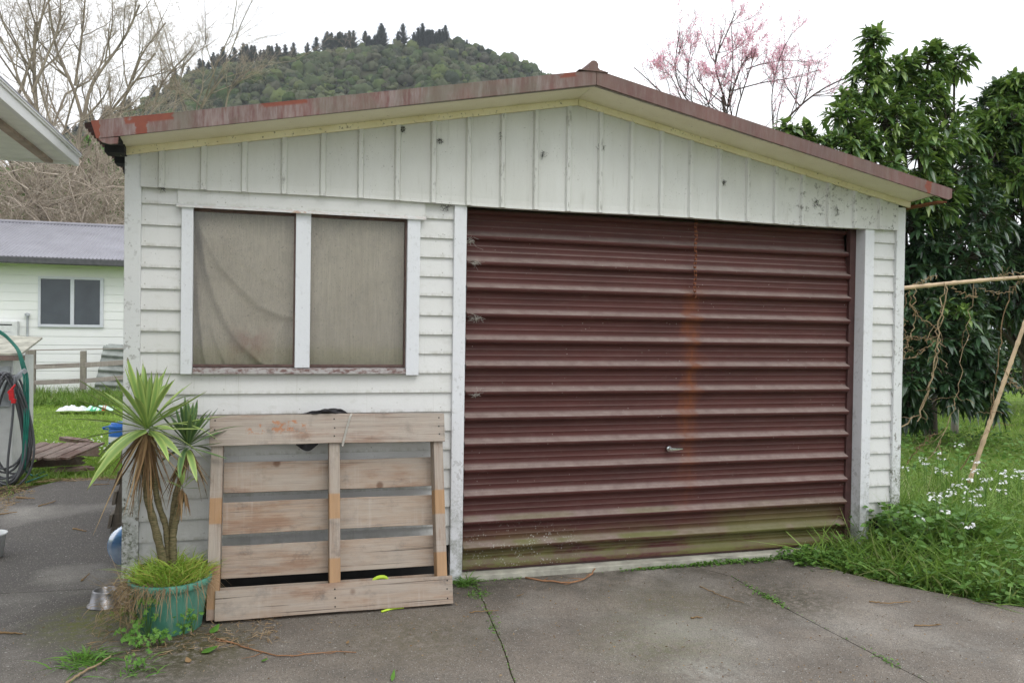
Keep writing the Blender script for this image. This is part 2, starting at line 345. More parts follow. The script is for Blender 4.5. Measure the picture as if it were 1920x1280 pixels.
M['bright_bush'] = leafmat('bright_bush', [(.05, .14, .025), (.09, .20, .04), (.13, .26, .06)], .6, .3, .15)
M['petal'] = leafmat('pink_petals', [(.95, .50, .63), (.97, .64, .74), (.97, .80, .86)], .6, .2, .5)
M['white_petal'] = plain('white_petals', (.85, .86, .84), .5, .3, .05)
def yleaf(name, edge, mid):
    g = NG(name); a = g.n('ShaderNodeAttribute', attribute_name='across').outputs['Fac']
    c = g.mix(g.mr(a, .25, .9), mid, edge)
    al = g.n('ShaderNodeAttribute', attribute_name='along').outputs['Fac']
    c = g.mix(g.mr(al, .93, .99), c, (.12, .06, .03))
    c = g.mix(g.mr(g.island(), 0, 1, 0, .4), c, tuple(x * .6 for x in mid))
    return g.fin(c, .45, .4)
M['yucca'] = yleaf('yucca_leaves', (.52, .63, .20), (.27, .42, .12))
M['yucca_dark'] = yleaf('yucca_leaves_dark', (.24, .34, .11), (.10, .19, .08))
def pot_mat():
    g = NG('green_pot_plastic'); p = g.obj(); c = g.mix(g.mr(g.noise(p, 5, 5), .3, .7), (.065, .235, .165), (.11, .31, .235))
    c = g.mix(g.mr(g.noise(g.map(p, (8, 8, .8)), 3, 4, .7), .5, .75, 0, .55), c, (.26, .38, .31))
    c = g.mix(g.mr(g.noise(p, 30, 5, .7), .6, .75, 0, .5), c, (.1, .1, .06))
    return g.fin(c, .5, .4)
M['pot'] = pot_mat()
M['steel'] = plain('brushed_steel', (.27, .265, .27), .36, .5, .15, 30, Metallic=1.)
M['blue'] = plain('blue_plastic', (.02, .12, .42), .4, .4, .15)
def jug():
    g = NG('blue_bottle_plastic'); g.put(g.b.inputs['Transmission Weight'], .55)
    return g.fin(g.mix(g.mr(g.noise(g.obj(), 6, 3), .4, .6), (.05, .17, .38), (.12, .28, .50)), .18, .5)
M['jug'] = jug()
M['white_plastic'] = plain('white_plastic', (.66, .67, .66), .5, .4, .1)
M['grey_plastic'] = plain('grey_plastic', (.42, .44, .46), .5)
M['hose'] = plain('grey_hose', (.085, .088, .095), .45, .4, .3, 5)
M['green_hose'] = plain('green_hose', (.01, .13, .095), .4)
M['red'] = plain('red_plastic', (.55, .02, .025), .4)
M['black_cloth'] = plain('black_cloth', (.028, .026, .03), .6, .35)
M['cord'] = plain('pale_cord', (.40, .38, .34), .8)
M['lime'] = plain('lime_fabric', (.45, .62, .05), .7)
def house_mat():
    g = NG('house_paint'); p = g.pos(); P = g.xyz(p)
    c = g.mix(g.mr(g.noise(p, 1.5, 5), .3, .7), (.83, .84, .82), (.77, .78, .75))
    c = g.mix(g.mr(P[2], 2.4, 2.9, 0, .6), c, g.mix(g.noise(p, 3, 5), (.52, .58, .38), (.62, .66, .50)))
    return g.fin(c, .55, .3)
M['house'] = house_mat()
M['house_roof'] = plain('lavender_grey_roof', (.26, .255, .28), .5, .3, .10, 2)
M['gutter'] = plain('dark_gutter', (.075, .075, .08), .4)
M['alu'] = plain('aluminium_frame', (.60, .62, .66), .4, .5, .05)
M['pane'] = plain('dark_window_glass', (.055, .065, .072), .08, .6, .2, 2)
M['corr'] = plain('old_corrugated_iron', (.27, .29, .27), .6, .3, .3, 6)
M['eave_white'] = white_paint('eave_paint', (.82, .82, .81), .28, 0, .03)
M['batten'] = plain('brown_batten', (.40, .31, .26), .7)
M['purple'] = plain('purple_brown_panel', (.12, .06, .075), .8, .2, .4, 4)
def curtain_mat():
    g = NG('curtain_cloth'); p = g.pos()
    c = g.mix(g.mr(g.noise(p, 2.5, 5), .3, .7), (.80, .73, .62), (.70, .63, .525))
    wv = g.noise(g.map(p, (1, 1, .03)), 160, 3, .6); c = g.mix(g.mr(wv, .35, .65, 0, .3), c, (.34, .30, .23))
    P = g.xyz(p)
    c = g.mix(g.mul(g.box(P, -.16, .02, 1.24, 1.52, .05), g.mr(g.noise(p, 8, 4), .40, .6), .5), c, (.44, .20, .15))
    c = g.mix(g.mul(g.mr(g.noise(p, 45, 3), .68, .72), .5), c, (.2, .16, .12))
    g.bump(wv, .15, .002); return g.fin(c, .9, .1)
M['curtain'] = curtain_mat()
def glass_mat():
    g = NG('dusty_glass'); p = g.pos()
    tr = g.n('ShaderNodeBsdfTransparent'); tr.inputs[0].default_value = (.97, .965, .955, 1)
    gl = g.n('ShaderNodeBsdfGlossy'); gl.inputs['Roughness'].default_value = .06
    fr = g.n('ShaderNodeFresnel'); fr.inputs[0].default_value = 1.45
    ms = g.n('ShaderNodeMixShader'); g.put(ms.inputs[0], fr.outputs[0]); g.t.links.new(tr.outputs[0], ms.inputs[1]); g.t.links.new(gl.outputs[0], ms.inputs[2])
    df = g.n('ShaderNodeBsdfDiffuse'); df.inputs[0].default_value = (.45, .42, .37, 1)
    m2 = g.n('ShaderNodeMixShader')
    sp = g.mul(g.mr(g.vor(p, 60), .14, .08), g.mr(g.noise(p, 30, 2), .4, .5), .6)
    g.put(m2.inputs[0], g.math('ADD', g.mr(g.noise(p, 4, 6, .7), .45, .75, .02, .14), sp))
    g.t.links.new(ms.outputs[0], m2.inputs[1]); g.t.links.new(df.outputs[0], m2.inputs[2])
    g.t.links.new(m2.outputs[0], g.t.nodes['Material Output'].inputs[0]); return g.m
M['glass'] = glass_mat()
def sill_mat():
    g = NG('peeling_sill_paint'); p = g.pos(); n = g.noise(g.map(p, (1, 1, 2)), 28, 5, .7)
    return g.fin(g.mix(g.mr(n, .40, .56), (.15, .085, .075), (.40, .38, .37)), .8, .2)
M['sill'] = sill_mat()
M['sash'] = plain('sash_brown_paint', (.12, .075, .065), .6, .3, .3, 30)
def flash_mat():
    g = NG('rust_spotted_flashing'); p = g.pos(); n = g.noise(g.map(p, (1, 1, 2)), 18, 5, .75)
    P = g.xyz(p); m = g.mul(g.mr(n, .48, .6), g.math('MAXIMUM', g.mr(g.math('ABSOLUTE', g.math('SUBTRACT', P[0], .21)), .12, .02), .25))
    return g.fin(g.mix(m, (.66, .66, .65), (.42, .17, .05)), .5, .4)
M['flash'] = flash_mat()
def hillsoil():
    g = NG('hill_ground'); return g.fin(g.mix(g.noise(g.pos(), .1, 4), (.03, .035, .02), (.06, .06, .035)), .95, .05)
M['hill'] = hillsoil()

# ------------------------------------------------------------ object helpers
RM = {}
def link(o): COL.objects.link(o); return o
def setp(o, label=None, cat=None, group=None, kind=None):
    if label: o['label'] = label
    if cat: o['category'] = cat
    if group: o['group'] = group
    if kind: o['kind'] = kind
    return o
def thing(name, label, cat, loc=(0, 0, 0), group=None, rot=(0, 0, 0)):
    o = link(bpy.data.objects.new(name, None)); o.empty_display_size = .1
    o.location = loc; o.rotation_euler = rot
    from mathutils import Euler
    RM[o.name] = Matrix.Translation(Vector(loc)) @ Euler(rot).to_matrix().to_4x4()
    return setp(o, label, cat, group)
def mk(name, V, Fc, mat, parent=None, smooth=False, local=False, bevel=0, origin=None, attrs=None):
    me = bpy.data.meshes.new(name)
    V = np.asarray(V, dtype=np.float64)
    if parent is not None and not local:
        inv = np.array(RM[parent.name].inverted()); V = V @ inv[:3, :3].T + inv[:3, 3]
    if parent is None:
        if origin is None: origin = (float(V[:, 0].mean()), float(V[:, 1].mean()), float(V[:, 2].min()))
        V = V - np.array(origin)
    if isinstance(Fc, np.ndarray):
        k = Fc.shape[1]; nf = len(Fc)
        me.vertices.add(len(V)); me.vertices.foreach_set('co', V.ravel().astype(np.float32))
        me.loops.add(nf * k); me.loops.foreach_set('vertex_index', Fc.ravel().astype(np.int32))
        me.polygons.add(nf); me.polygons.foreach_set('loop_start', np.arange(0, nf * k, k, dtype=np.int32))
        me.update(calc_edges=True); me.validate()
    else: me.from_pydata([tuple(v) for v in V], [], [tuple(f) for f in Fc]); me.update()
    if attrs:
        for an, av in attrs.items():
            a = me.attributes.new(an, 'FLOAT', 'POINT'); a.data.foreach_set('value', np.asarray(av, dtype=np.float32))
    me.materials.append(mat)
    if smooth: me.polygons.foreach_set('use_smooth', np.ones(len(me.polygons), dtype=bool))
    o = link(bpy.data.objects.new(name, me))
    if parent is not None:
        o.parent = parent; RM[o.name] = RM[parent.name]
    else:
        o.location = origin; RM[o.name] = Matrix.Translation(Vector(origin))
    if bevel:
        b = o.modifiers.new('bevel', 'BEVEL'); b.width = bevel; b.segments = 2; b.limit_method = 'ANGLE'
    return o
class MB:
    def __init__(s): s.v = []; s.f = []
    def add(s, V, Fc):
        n = len(s.v); s.v += [tuple(map(float, q)) for q in V]; s.f += [tuple(int(i) + n for i in q) for q in Fc]; return s
    def box(s, x0, x1, y0, y1, z0, z1, jit=0):
        V = [(x, y, z) for z in (z0, z1) for y in (y0, y1) for x in (x0, x1)]
        if jit: V = [tuple(c + random.uniform(-jit, jit) for c in v) for v in V]
        return s.add(V, [(0, 2, 3, 1), (4, 5, 7, 6), (0, 1, 5, 4), (2, 6, 7, 3), (0, 4, 6, 2), (1, 3, 7, 5)])
    def prism(s, poly, vec):                  # poly: 3d points, extruded by vec
        n = len(poly); V = [tuple(p) for p in poly] + [tuple(np.add(p, vec)) for p in poly]
        return s.add(V, [tuple(range(n))[::-1], tuple(range(n, 2 * n))] + [(i, (i + 1) % n, n + (i + 1) % n, n + i) for i in range(n)])
    def tube(s, P, r, k=8, cap=True, closed=False):
        P = np.asarray(P, float); n = len(P); r = np.broadcast_to(r, (n,))
        if closed: T = np.roll(P, -1, 0) - np.roll(P, 1, 0)
        else: T = np.gradient(P, axis=0)
        T /= np.linalg.norm(T, axis=1)[:, None] + 1e-9
        ref = np.array([0, 0, 1.]) if abs(T[:, 2]).mean() < .8 else np.array([1., 0, 0])
        A = np.cross(T, ref); A /= np.linalg.norm(A, axis=1)[:, None] + 1e-9; B = np.cross(T, A)
        V = []
        for i in range(n):
            for j in range(k):
                a = 2 * math.pi * j / k; V.append(P[i] + r[i] * (math.cos(a) * A[i] + math.sin(a) * B[i]))
        Fc = [(i * k + j, i * k + (j + 1) % k, ((i + 1) % n) * k + (j + 1) % k, ((i + 1) % n) * k + j) for i in range(n if closed else n - 1) for j in range(k)]
        if cap and not closed: Fc += [tuple(range(k))[::-1], tuple((n - 1) * k + j for j in range(k))]
        return s.add(V, Fc)
    def lathe(s, prof, c, k=32):              # prof: (r, z) list
        n = len(prof); V = [(c[0] + r * math.cos(2 * math.pi * j / k), c[1] + r * math.sin(2 * math.pi * j / k), c[2] + z) for r, z in prof for j in range(k)]
        return s.add(V, [(i * k + j, i * k + (j + 1) % k, (i + 1) * k + (j + 1) % k, (i + 1) * k + j) for i in range(n - 1) for j in range(k)] + [tuple(range(k))[::-1], tuple((n - 1) * k + j for j in range(k))])
    def build(s, name, mat, parent=None, **k): return mk(name, s.v, s.f, mat, parent, **k)
def dup(root, loc=None, rz=None, scale=None, label=None, group=None):
    def cp(o, par):
        c = o.copy(); COL.objects.link(c)
        if par: c.parent = par
        RM[c.name] = Matrix()
        for ch in o.children: cp(ch, c)
        return c
    c = cp(root, None)
    if loc is not None: c.location = loc
    if rz is not None: c.rotation_euler = (c.rotation_euler[0], c.rotation_euler[1], rz)
    if scale is not None: c.scale = (scale,) * 3 if np.isscalar(scale) else scale
    if label: c['label'] = label
    if group: c['group'] = group
    return c
def unit(a): return a / (np.linalg.norm(a, axis=-1, keepdims=True) + 1e-9)
def blades(P, D, B, Ln, W, prof, fold=0.3, up=None, rng=RNG):
    """strips of leaf: base P, direction D, bend vector B, length, width; 3 verts across (V fold)"""
    P, D, B = np.asarray(P, float), unit(np.asarray(D, float)), np.asarray(B, float)
    N = len(P); n = len(prof); t = np.linspace(0, 1, n)
    Ln = np.broadcast_to(Ln, (N,)); W = np.broadcast_to(W, (N,))
    if up is None: up = unit(rng.normal(size=(N, 3)) * .6 + np.array([0, 0, 1.]))
    S = unit(np.cross(D, up)); Nn = np.cross(S, D)
    C = P[:, None] + (D[:, None] * t[None, :, None] + B[:, None] * (t ** 2)[None, :, None]) * Ln[:, None, None]
    wd = (np.array(prof)[None, :] * W[:, None])[..., None]
    Lf = C - S[:, None] * wd; Rt = C + S[:, None] * wd; Mi = C - Nn[:, None] * wd * fold
    V = np.stack([Lf, Mi, Rt], 2).reshape(-1, 3)
    q = []
    for i in range(n - 1):
        for j in range(2):
            a = i * 3 + j; q.append((a, a + 1, a + 4, a + 3))
    Fc = (np.array(q)[None] + (np.arange(N) * n * 3)[:, None, None]).reshape(-1, 4)
    ac = np.tile(np.array([1, 0, 1.]), N * n); al = np.tile(np.repeat(t, 3), N)
    return V, Fc, {'across': ac, 'along': al}
def tubes(P, Rd, k=4):
    N, n, _ = P.shape; T = unit(np.gradient(P, axis=1)); ref = np.array([.31, .2, .93])
    A = unit(np.cross(T, ref)); B = np.cross(T, A); a = 2 * np.pi * np.arange(k) / k
    V = P[:, :, None] + Rd[:, :, None, None] * (np.cos(a)[None, None, :, None] * A[:, :, None] + np.sin(a)[None, None, :, None] * B[:, :, None])
    q = [(i * k + j, i * k + (j + 1) % k, (i + 1) * k + (j + 1) % k, (i + 1) * k + j) for i in range(n - 1) for j in range(k)]
    return V.reshape(-1, 3), (np.array(q)[None] + (np.arange(N) * n * k)[:, None, None]).reshape(-1, 4)
def join(parts):
    V, Fc, o = [], [], 0
    for v, f in parts: V.append(v); Fc.append(f + o); o += len(v)
    return np.concatenate(V), np.concatenate(Fc)
def resample(pts, n):
    pts = np.asarray(pts, float); d = np.r_[0, np.cumsum(np.linalg.norm(np.diff(pts, axis=0), axis=1))]
    # smooth (catmull-like) by interpolating twice
    t = np.linspace(0, d[-1], n); P = np.stack([np.interp(t, d, pts[:, i]) for i in range(3)], 1)
    for _ in range(2): P[1:-1] = (P[:-2] + 2 * P[1:-1] + P[2:]) / 4
    return P
def grow(P, Rd, nch, ratio, ang, rng, up=.15, wob=.18, rr=.6, n=6, tmin=.25, rmin=.002):
    """children of branches P[N,n,3]; returns P2, R2"""
    N, m, _ = P.shape; ch = N * nch
    idx = np.repeat(np.arange(N), nch); t = rng.uniform(tmin, 1, ch) * (m - 1)
    i0 = np.minimum(t.astype(int), m - 2); fr = (t - i0)[:, None]
    base = P[idx, i0] * (1 - fr) + P[idx, i0 + 1] * fr
    tan = unit(P[idx, i0 + 1] - P[idx, i0])
    Lp = np.linalg.norm(np.diff(P, axis=1), axis=2).sum(1)[idx]
    r0 = (Rd[idx, i0] * (1 - fr[:, 0]) + Rd[idx, i0 + 1] * fr[:, 0]) * rr
    perp = unit(np.cross(tan, rng.normal(size=(ch, 3))))
    a = np.radians(rng.normal(ang, ang * .25, ch))[:, None]
    d = unit(tan * np.cos(a) + perp * np.sin(a))
    Ln = Lp * ratio * rng.uniform(.55, 1.25, ch) * (1 - .45 * t / (m - 1))
    out = [base]; step = (Ln / (n - 1))[:, None]
    for k in range(n - 1):
        d = unit(d + rng.normal(size=(ch, 3)) * wob + np.array([0, 0, up])); out.append(out[-1] + d * step)
    P2 = np.stack(out, 1); tt = np.linspace(1, .35, n)[None]
    return P2, np.maximum(r0[:, None] * tt, rmin)
print('helpers ready')
#@@SECTION2

# ============================================================ ground
def sheet(name, poly, z, thick, mat, bevel=0):
    mb = MB(); mb.prism([(x, y, z - thick) for x, y in poly], (0, 0, thick)); o = mb.build(name, mat, bevel=bevel); return o
def grid_ground():
    xs = np.r_[-330, -200, -120, -60, -30, -18, -12, np.arange(-9, 14, .5), 16, 20, 30, 60, 120, 200, 330.]
    ys = np.r_[-60, -30, -15, -9, np.arange(-6, 20, .5), 22, 26, 34, 50, 90, 150, 260, 420, 640.]
    X, Y = np.meshgrid(xs, ys); Z = -.055 + .025 * np.sin(X * 1.7 + Y) * np.cos(Y * 1.3 - X * .4)
    V = np.stack([X, Y, Z], -1).reshape(-1, 3); nx = len(xs)
    Fc = np.array([(j * nx + i, j * nx + i + 1, (j + 1) * nx + i + 1, (j + 1) * nx + i) for j in range(len(ys) - 1) for i in range(nx - 1)])
    return V, Fc
V, Fc = grid_ground()
setp(mk('lawn_ground', V, Fc, M['lawn'], smooth=True), kind='structure')
def wobline(a, b, n=12, amp=.03):
    a, b = np.array(a, float), np.array(b, float); t = np.linspace(0, 1, n)[:, None]
    P = a + (b - a) * t; P[1:-1] += RNG.normal(size=(n - 2, 2)) * amp; return [tuple(p) for p in P]
# the drive is poured in slabs with open joints between them
mb = MB()
g = .0035
J1 = [(1.246, 0.0), (1.16, -.75), (1.083, -1.46), (.98, -2.4), (.85, -6)]
J2 = [(2.70, 0.0), (2.84, -.3), (2.815, -.9), (2.83, -1.86), (2.85, -2.6), (2.86, -6)]
redge = [(3.45, .0), (3.52, -.12), (3.62, -.44), (3.77, -.75), (4.02, -1.1), (4.3, -1.38), (4.9, -1.9), (5.6, -2.8), (6, -4), (6.2, -6)]
def jitter(J, n=46, a=.004):
    t = np.linspace(0, len(J) - 1, n); P = np.stack([np.interp(t, range(len(J)), [p[k] for p in J]) for k in (0, 1)], 1); P[1:-1, 0] += np.cumsum(RNG.normal(size=n - 2)) * a * .6 * np.hanning(n - 2) + RNG.normal(size=n - 2) * a * .6; return [tuple(p) for p in P]
J1, J2 = jitter(J1), jitter(J2)
def sl(poly): mb.prism([(x, y, -.12) for x, y in poly], (0, 0, .12))
JL = [(-5, .62), (-2.2, .46), (-1.4, .425), (-.74, .377)]
sl([(x + g, y) for x, y in J2[::-1]] + [(3.45, 0.0)] + [(x, y) for x, y in redge[1:]])
sl([(x + g, y) for x, y in J1[::-1]] + [(x - g, y) for x, y in J2])
sl([(-5, -6)] + [(x - g, y) for x, y in J1[::-1]] + [(-.70, 0.0), (-.74, .37)] + [(x, y - g) for x, y in JL[::-1][1:]])
sl([(x, y + g) for x, y in JL] + [(-.68, .384), (-.68, 4.3), (-.9, 4.22), (-1.15, 4.24), (-1.4, 4.12), (-1.65, 4.2), (-1.85, 4.15), (-2.0, 3.85), (-2.15, 3.4), (-2.35, 3.1), (-3, 2.5), (-5, 2.2)])
o = mb.build('driveway', M['drive']); setp(o, kind='structure')
setp(MB().prism([(x, y, -.05) for x, y in [(-5, -6), (6.2, -6), (3.4, -.02), (-.66, -.02), (-.66, 4.1), (-1.9, 4.0), (-5, 2.2)]], (0, 0, .0455)).build('soil_under_joints', M['soil']), kind='structure')

# ============================================================ the garage
XL, XR, XA = -.716, 4.375, 1.86
def rake(x, z0=2.975, s=.1945): return z0 - abs(x - XA) * s
G = thing('garage', 'white weatherboard garage with a brown ribbed door and low gabled roof', 'garage', (1.83, 0, 0))
# side and back walls, flat boards (seen only from a step aside)
mb = MB()
def lap(mb, k, x0, x1, ytop=.0, j=0.):
    z0 = 2.07 - .115 * k; z1 = z0 + .118
    mb.prism([(x0, .002 + j, z0), (x0, .026, z0 + .0), (x0, .026, z1), (x0, .018, z1)], (x1 - x0, 0, 0))
random.seed(3); mb2 = MB()
for k in range(-1, 19):
    z0 = 2.07 - .115 * k; z1 = z0 + .115; j = random.uniform(-.002, .002)
    segs = [(-.636, 1.092), (4.108, 4.304)]
    if z0 < 2.16 and z1 > 1.28: segs = [(-.636, -.428), (.883, 1.092), (4.108, 4.304)]
    if k == -1: segs = [(-.636, -.452), (.91, 1.092), (4.108, 4.304)]
    if k > 16: continue
    for a, b in segs: lap(mb if a < 2 else mb2, k, a, b, j=j)
mb2.box(4.2, 4.304, .01, .03, 2.184, 2.30)
mb.build('weatherboards', M['board'], G, bevel=.0012); mb2.build('weatherboards', M['board'], G, bevel=.0012)
MB().box(-.66, 1.10, .045, .06, -.03, .24).build('base_shade_strip', M['dark_wood'], G); MB().box(4.10, 4.32, .045, .06, -.03, .24).build('base_shade_strip', M['dark_wood'], G)  # dark strips stand in for the shade in the open gap below the boards
for sx, x in ((-1, XL + .03), (1, XR - .03)):
    mb = MB()
    for k in range(-2, 19):
        z0 = 2.07 - .115 * k; z1 = z0 + .118
        mb.prism([(x + sx * .026, .05, z0), (x, .05, z0), (x, .05, z1), (x + sx * .008, .05, z1)], (0, 5.9, 0))
    mb.build('side_boards', M['board'], G)
MB().prism([(XL + .03, 5.95, 0), (XR - .03, 5.95, 0), (XR - .03, 5.95, 2.4), (XA, 5.95, 2.85), (XL + .03, 5.95, 2.4)], (0, .03, 0)).build('back_wall', M['board'], G)
# inner lining keeps the inside dark
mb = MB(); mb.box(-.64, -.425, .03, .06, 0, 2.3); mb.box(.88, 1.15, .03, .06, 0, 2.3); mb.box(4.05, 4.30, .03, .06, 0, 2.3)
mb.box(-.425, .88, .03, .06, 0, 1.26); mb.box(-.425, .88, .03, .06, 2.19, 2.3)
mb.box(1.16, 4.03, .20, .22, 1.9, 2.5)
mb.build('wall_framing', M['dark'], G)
MB().box(1.09, 4.11, .0, 5.95, -.08, .033).build('floor_slab', M['slab'], G, bevel=.004)
# corner boards and door posts
MB().box(XL, -.634, -.014, .05, .0, 2.45).build('corner_board', M['corner'], G, bevel=.002)
MB().box(4.303, XR, -.014, .05, .0, 2.44).build('corner_board', M['corner'], G, bevel=.002)
MB().box(1.090, 1.166, -.016, .10, .0, 2.276).build('door_post', M['post'], G, bevel=.003)
MB().box(4.034, 4.110, -.016, .17, .0, 2.276).build('door_post', M['post'], G, bevel=.003)
# gable cladding: one ribbed sheet with a lip along its foot
bx = [-.532 + .2125 * i for i in range(23)]; bx = [b for b in bx if b < 4.25]
xs = [-.636]
for b in bx:
    if b > 4.2: break
    xs += [b - .020, b - .011, b + .011, b + .020]
xs += [4.304]; xs = sorted(set(xs + [XA]))
def gy(x):
    for b in bx:
        if abs(x - b) < .0125: return -.040
    return -.022
V = []
for x in xs:
    y = gy(x) + .0015 * math.sin(x * 5)
    zt = rake(x) - .02; zb = 2.272 + .004 * math.sin(x * 3.1)
    for z, dy in ((zb, -.008), (zb + .018, -.003), (zb + .05, 0), (zt, 0), (zt, .03), (zb, .03)): V.append((x, y + dy if dy < .03 else .02, z))
Fc = []
for i in range(len(xs) - 1):
    for j in range(6): Fc.append((i * 6 + j, (i + 1) * 6 + j, (i + 1) * 6 + (j + 1) % 6, i * 6 + (j + 1) % 6))
Fc += [(0, 1, 2, 3, 4, 5), tuple(len(V) - 6 + i for i in (5, 4, 3, 2, 1, 0))]
mk('gable_cladding', V, Fc, M['gable'], G)
MB().box(-.452, .915, -.006, .03, 2.189, 2.282).build('window_head_board', M['board'], G, bevel=.0015)
# roof, fascia, soffit, frieze, ridge
OV = -.315
def rake_prism(name, x0, x1, zt0, zt1, dz, y0, y1, mat):
    mb = MB(); mb.prism([(x0, y0, zt0), (x1, y0, zt1), (x1, y0, zt1 + dz), (x0, y0, zt0 + dz)], (0, y1 - y0, 0)); return mb.build(name, mat, G, bevel=.002)
s = .1945
mb = MB(); mb.prism([(XA, OV - .012, 2.975), (XA, OV - .012, 3.058), (-.825, OV - .012, 2.528), (-.800, OV - .012, 2.446), (-.70, OV - .012, 2.466)][::-1], (0, .014, 0)); mb.prism([(XA, OV - .012, 3.058), (XA, OV + .07, 3.062), (-.825, OV + .07, 2.532), (-.825, OV - .012, 2.528)][::-1], (0, 0, .004)); mb.build('fascia', M['fascia'], G, bevel=.0015)
mb = MB(); mb.prism([(XA + .002, OV - .012, 2.975), (4.445, OV - .012, 2.455), (4.472, OV - .012, 2.47), (4.472, OV - .012, 2.528), (XA + .002, OV - .012, 3.058)][::-1], (0, .014, 0)); mb.prism([(XA + .002, OV - .012, 3.058), (4.472, OV - .012, 2.528), (4.472, OV + .07, 2.532), (XA + .002, OV + .07, 3.062)][::-1], (0, 0, .004)); mb.build('fascia', M['fascia'], G, bevel=.0015)
def sof(x0, x1, mat, name='soffit'):
    mb = MB(); a = rake(x0, 2.984); b = rake(x1, 2.984)
    mb.prism([(x0, OV + .003, a), (x1, OV + .003, b), (x1, .02, b - .020), (x0, .02, a - .020)], (0, 0, .012)); return mb.build(name, mat, G)
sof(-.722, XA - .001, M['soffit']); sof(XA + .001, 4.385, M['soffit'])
for x0, x1 in ((-.735, XA - .001), (XA + .001, 4.39)):
    mb = MB(); a, b = rake(x0, 2.983), rake(x1, 2.983)
    mb.prism([(x0, -.044, a - .054), (x1, -.044, b - .054), (x1, -.044, b - .014), (x0, -.044, a - .014)], (0, .021, 0)); mb.build('frieze_board', M['frieze'], G, bevel=.003)
# timber edge strip under the fascia
for x0, x1 in ((-.70, XA - .002), (XA + .002, 4.37)):
    mb = MB(); a, b = rake(x0, 2.976), rake(x1, 2.976)
    mb.prism([(x0, OV + .004, a - .004), (x1, OV + .004, b - .004), (x1, OV + .004, b + .006), (x0, OV + .004, a + .006)], (0, .016, 0)); mb.build('edge_strip', M['grey_wood_x'], G)
for sgn, x0, x1 in ((-1, -.86, XA), (1, XA, 4.53)):
    ys = np.arange(OV + .01, 6.25, .076 / 6); amp = .009
    top = np.array([(x, y, rake(x, 3.045) + amp * math.sin((y - OV) / .076 * 2 * math.pi)) for x in (x0, x1) for y in ys]); n = len(ys)
    Fc = np.array([(i, i + 1, n + i + 1, n + i) for i in range(n - 1)])
    V2 = np.concatenate([top, top - np.array([0, 0, .003])]); m = len(top)
    F2 = np.concatenate([Fc, (Fc + m)[:, ::-1], np.array([(i + 1, i, m + i, m + i + 1) for i in range(n - 1)]), np.array([(n + i, n + i + 1, m + n + i + 1, m + n + i) for i in range(n - 1)])])
    mk('roof', V2, F2, M['roof'], G, smooth=False)
    # eave timbers under the sheet edge, stepped and blackened
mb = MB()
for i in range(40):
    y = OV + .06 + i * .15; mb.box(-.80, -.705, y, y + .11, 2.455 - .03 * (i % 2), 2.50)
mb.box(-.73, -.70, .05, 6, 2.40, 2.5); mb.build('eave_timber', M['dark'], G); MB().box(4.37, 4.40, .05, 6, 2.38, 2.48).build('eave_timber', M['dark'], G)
mb = MB(); mb.box(4.39, 4.46, OV + .02, 6, 2.44, 2.452); mb.build('eave_lining', M['rust'], G)
mb = MB(); mb.prism([(-.80, OV - .008, 2.452), (-.775, OV - .008, 2.432), (-.74, OV - .008, 2.424), (-.705, OV - .008, 2.43), (-.70, OV - .008, 2.462)], (0, .02, 0)); mb.build('eave_flashing', M['fascia'], G)
mb = MB()
pr = [(a * .72, 3.045 + (b - 3.045) * .8) for a, b in [(-.13, 3.045), (-.05, 3.06), (-.035, 3.075), (-.038, 3.098), (-.02, 3.118), (.0, 3.122), (.02, 3.118), (.038, 3.098), (.035, 3.075), (.05, 3.06), (.13, 3.045), (.05, 3.045), (-.05, 3.045)]]
mb.prism([(XA - .02 + a, OV - .02, z + .006) for a, z in pr], (0, 6.6, 0)); mb.build('ridge_cap', M['fascia'], G)

# the door: horizontally ribbed steel in a thin frame
YD = .100
D = mk('garage_door', [(0, 0, 0)] * 0, [], M['door_frame'], G) if False else None
mb = MB(); mb.box(1.170, 1.190, YD - .02, YD + .02, .04, 2.45); mb.box(3.985, 4.0335, YD - .022, YD + .02, .035, 2.45); mb.box(1.19, 3.985, YD - .012, YD + .02, .038, .052)
door = mb.build('garage_door', M['door_frame'], G, bevel=.001)
prof = []; zz = .052; per = .160
first = 2.128 - per * 13
pts = []
zb = first
def pan(z0, z1):     # flat pan with two shallow swages between two ribs
    h = z1 - z0; r = []
    for f in (.36, .68): r += [(YD, z0 + h * f - .0018), (YD - .0011, z0 + h * f - .0006), (YD - .0011, z0 + h * f + .0006), (YD, z0 + h * f + .0018)]
    return [(YD, z0)] + r + [(YD, z1)]
# bottom rail rib
pts += [(YD - .022, .052), (YD - .024, .082), (YD, .100)] ; zprev = .100
ztop = []
for i in range(1, 15):
    zt = first + per * i        # top of the ledge
    if zt > 2.34: break
    r0 = zt - .047
    if r0 < zprev + .02: continue
    pts += pan(zprev, r0)[1:] + [(YD - .012, r0 + .0005), (YD - .034, r0 + .005), (YD - .046, r0 + .026), (YD - .042, r0 + .030), (YD - .006, zt - .002), (YD, zt)]
    zprev = zt; ztop.append(zt)
pts += [(YD, zprev + .004), (YD, 2.45)]
nx = 60; xs = np.linspace(1.19, 3.985, nx); V = []
for x in xs:
    for y, z in pts:
        V.append((x, y + .16 * max(0, z - 1.88) + .0022 * math.sin(x * 3.3 + z * 5) + .0012 * math.sin(x * 11 + z * 9), z))
n = len(pts); Fc = np.array([(i * n + j, (i + 1) * n + j, (i + 1) * n + j + 1, i * n + j + 1) for i in range(nx - 1) for j in range(n - 1)])
mk('door_panel', V, Fc, M['door'], door)
mb = MB()
for x in (1.45, 2.1, 2.75, 3.4):
    for zt in ztop[:-1]: mb.lathe([(.001, 0), (.003, .001), (.003, .003), (.001, .004)], (x + random.uniform(-.01, .01), YD - .0, zt + .012), 6)
hc = at(1255, 841, .07)
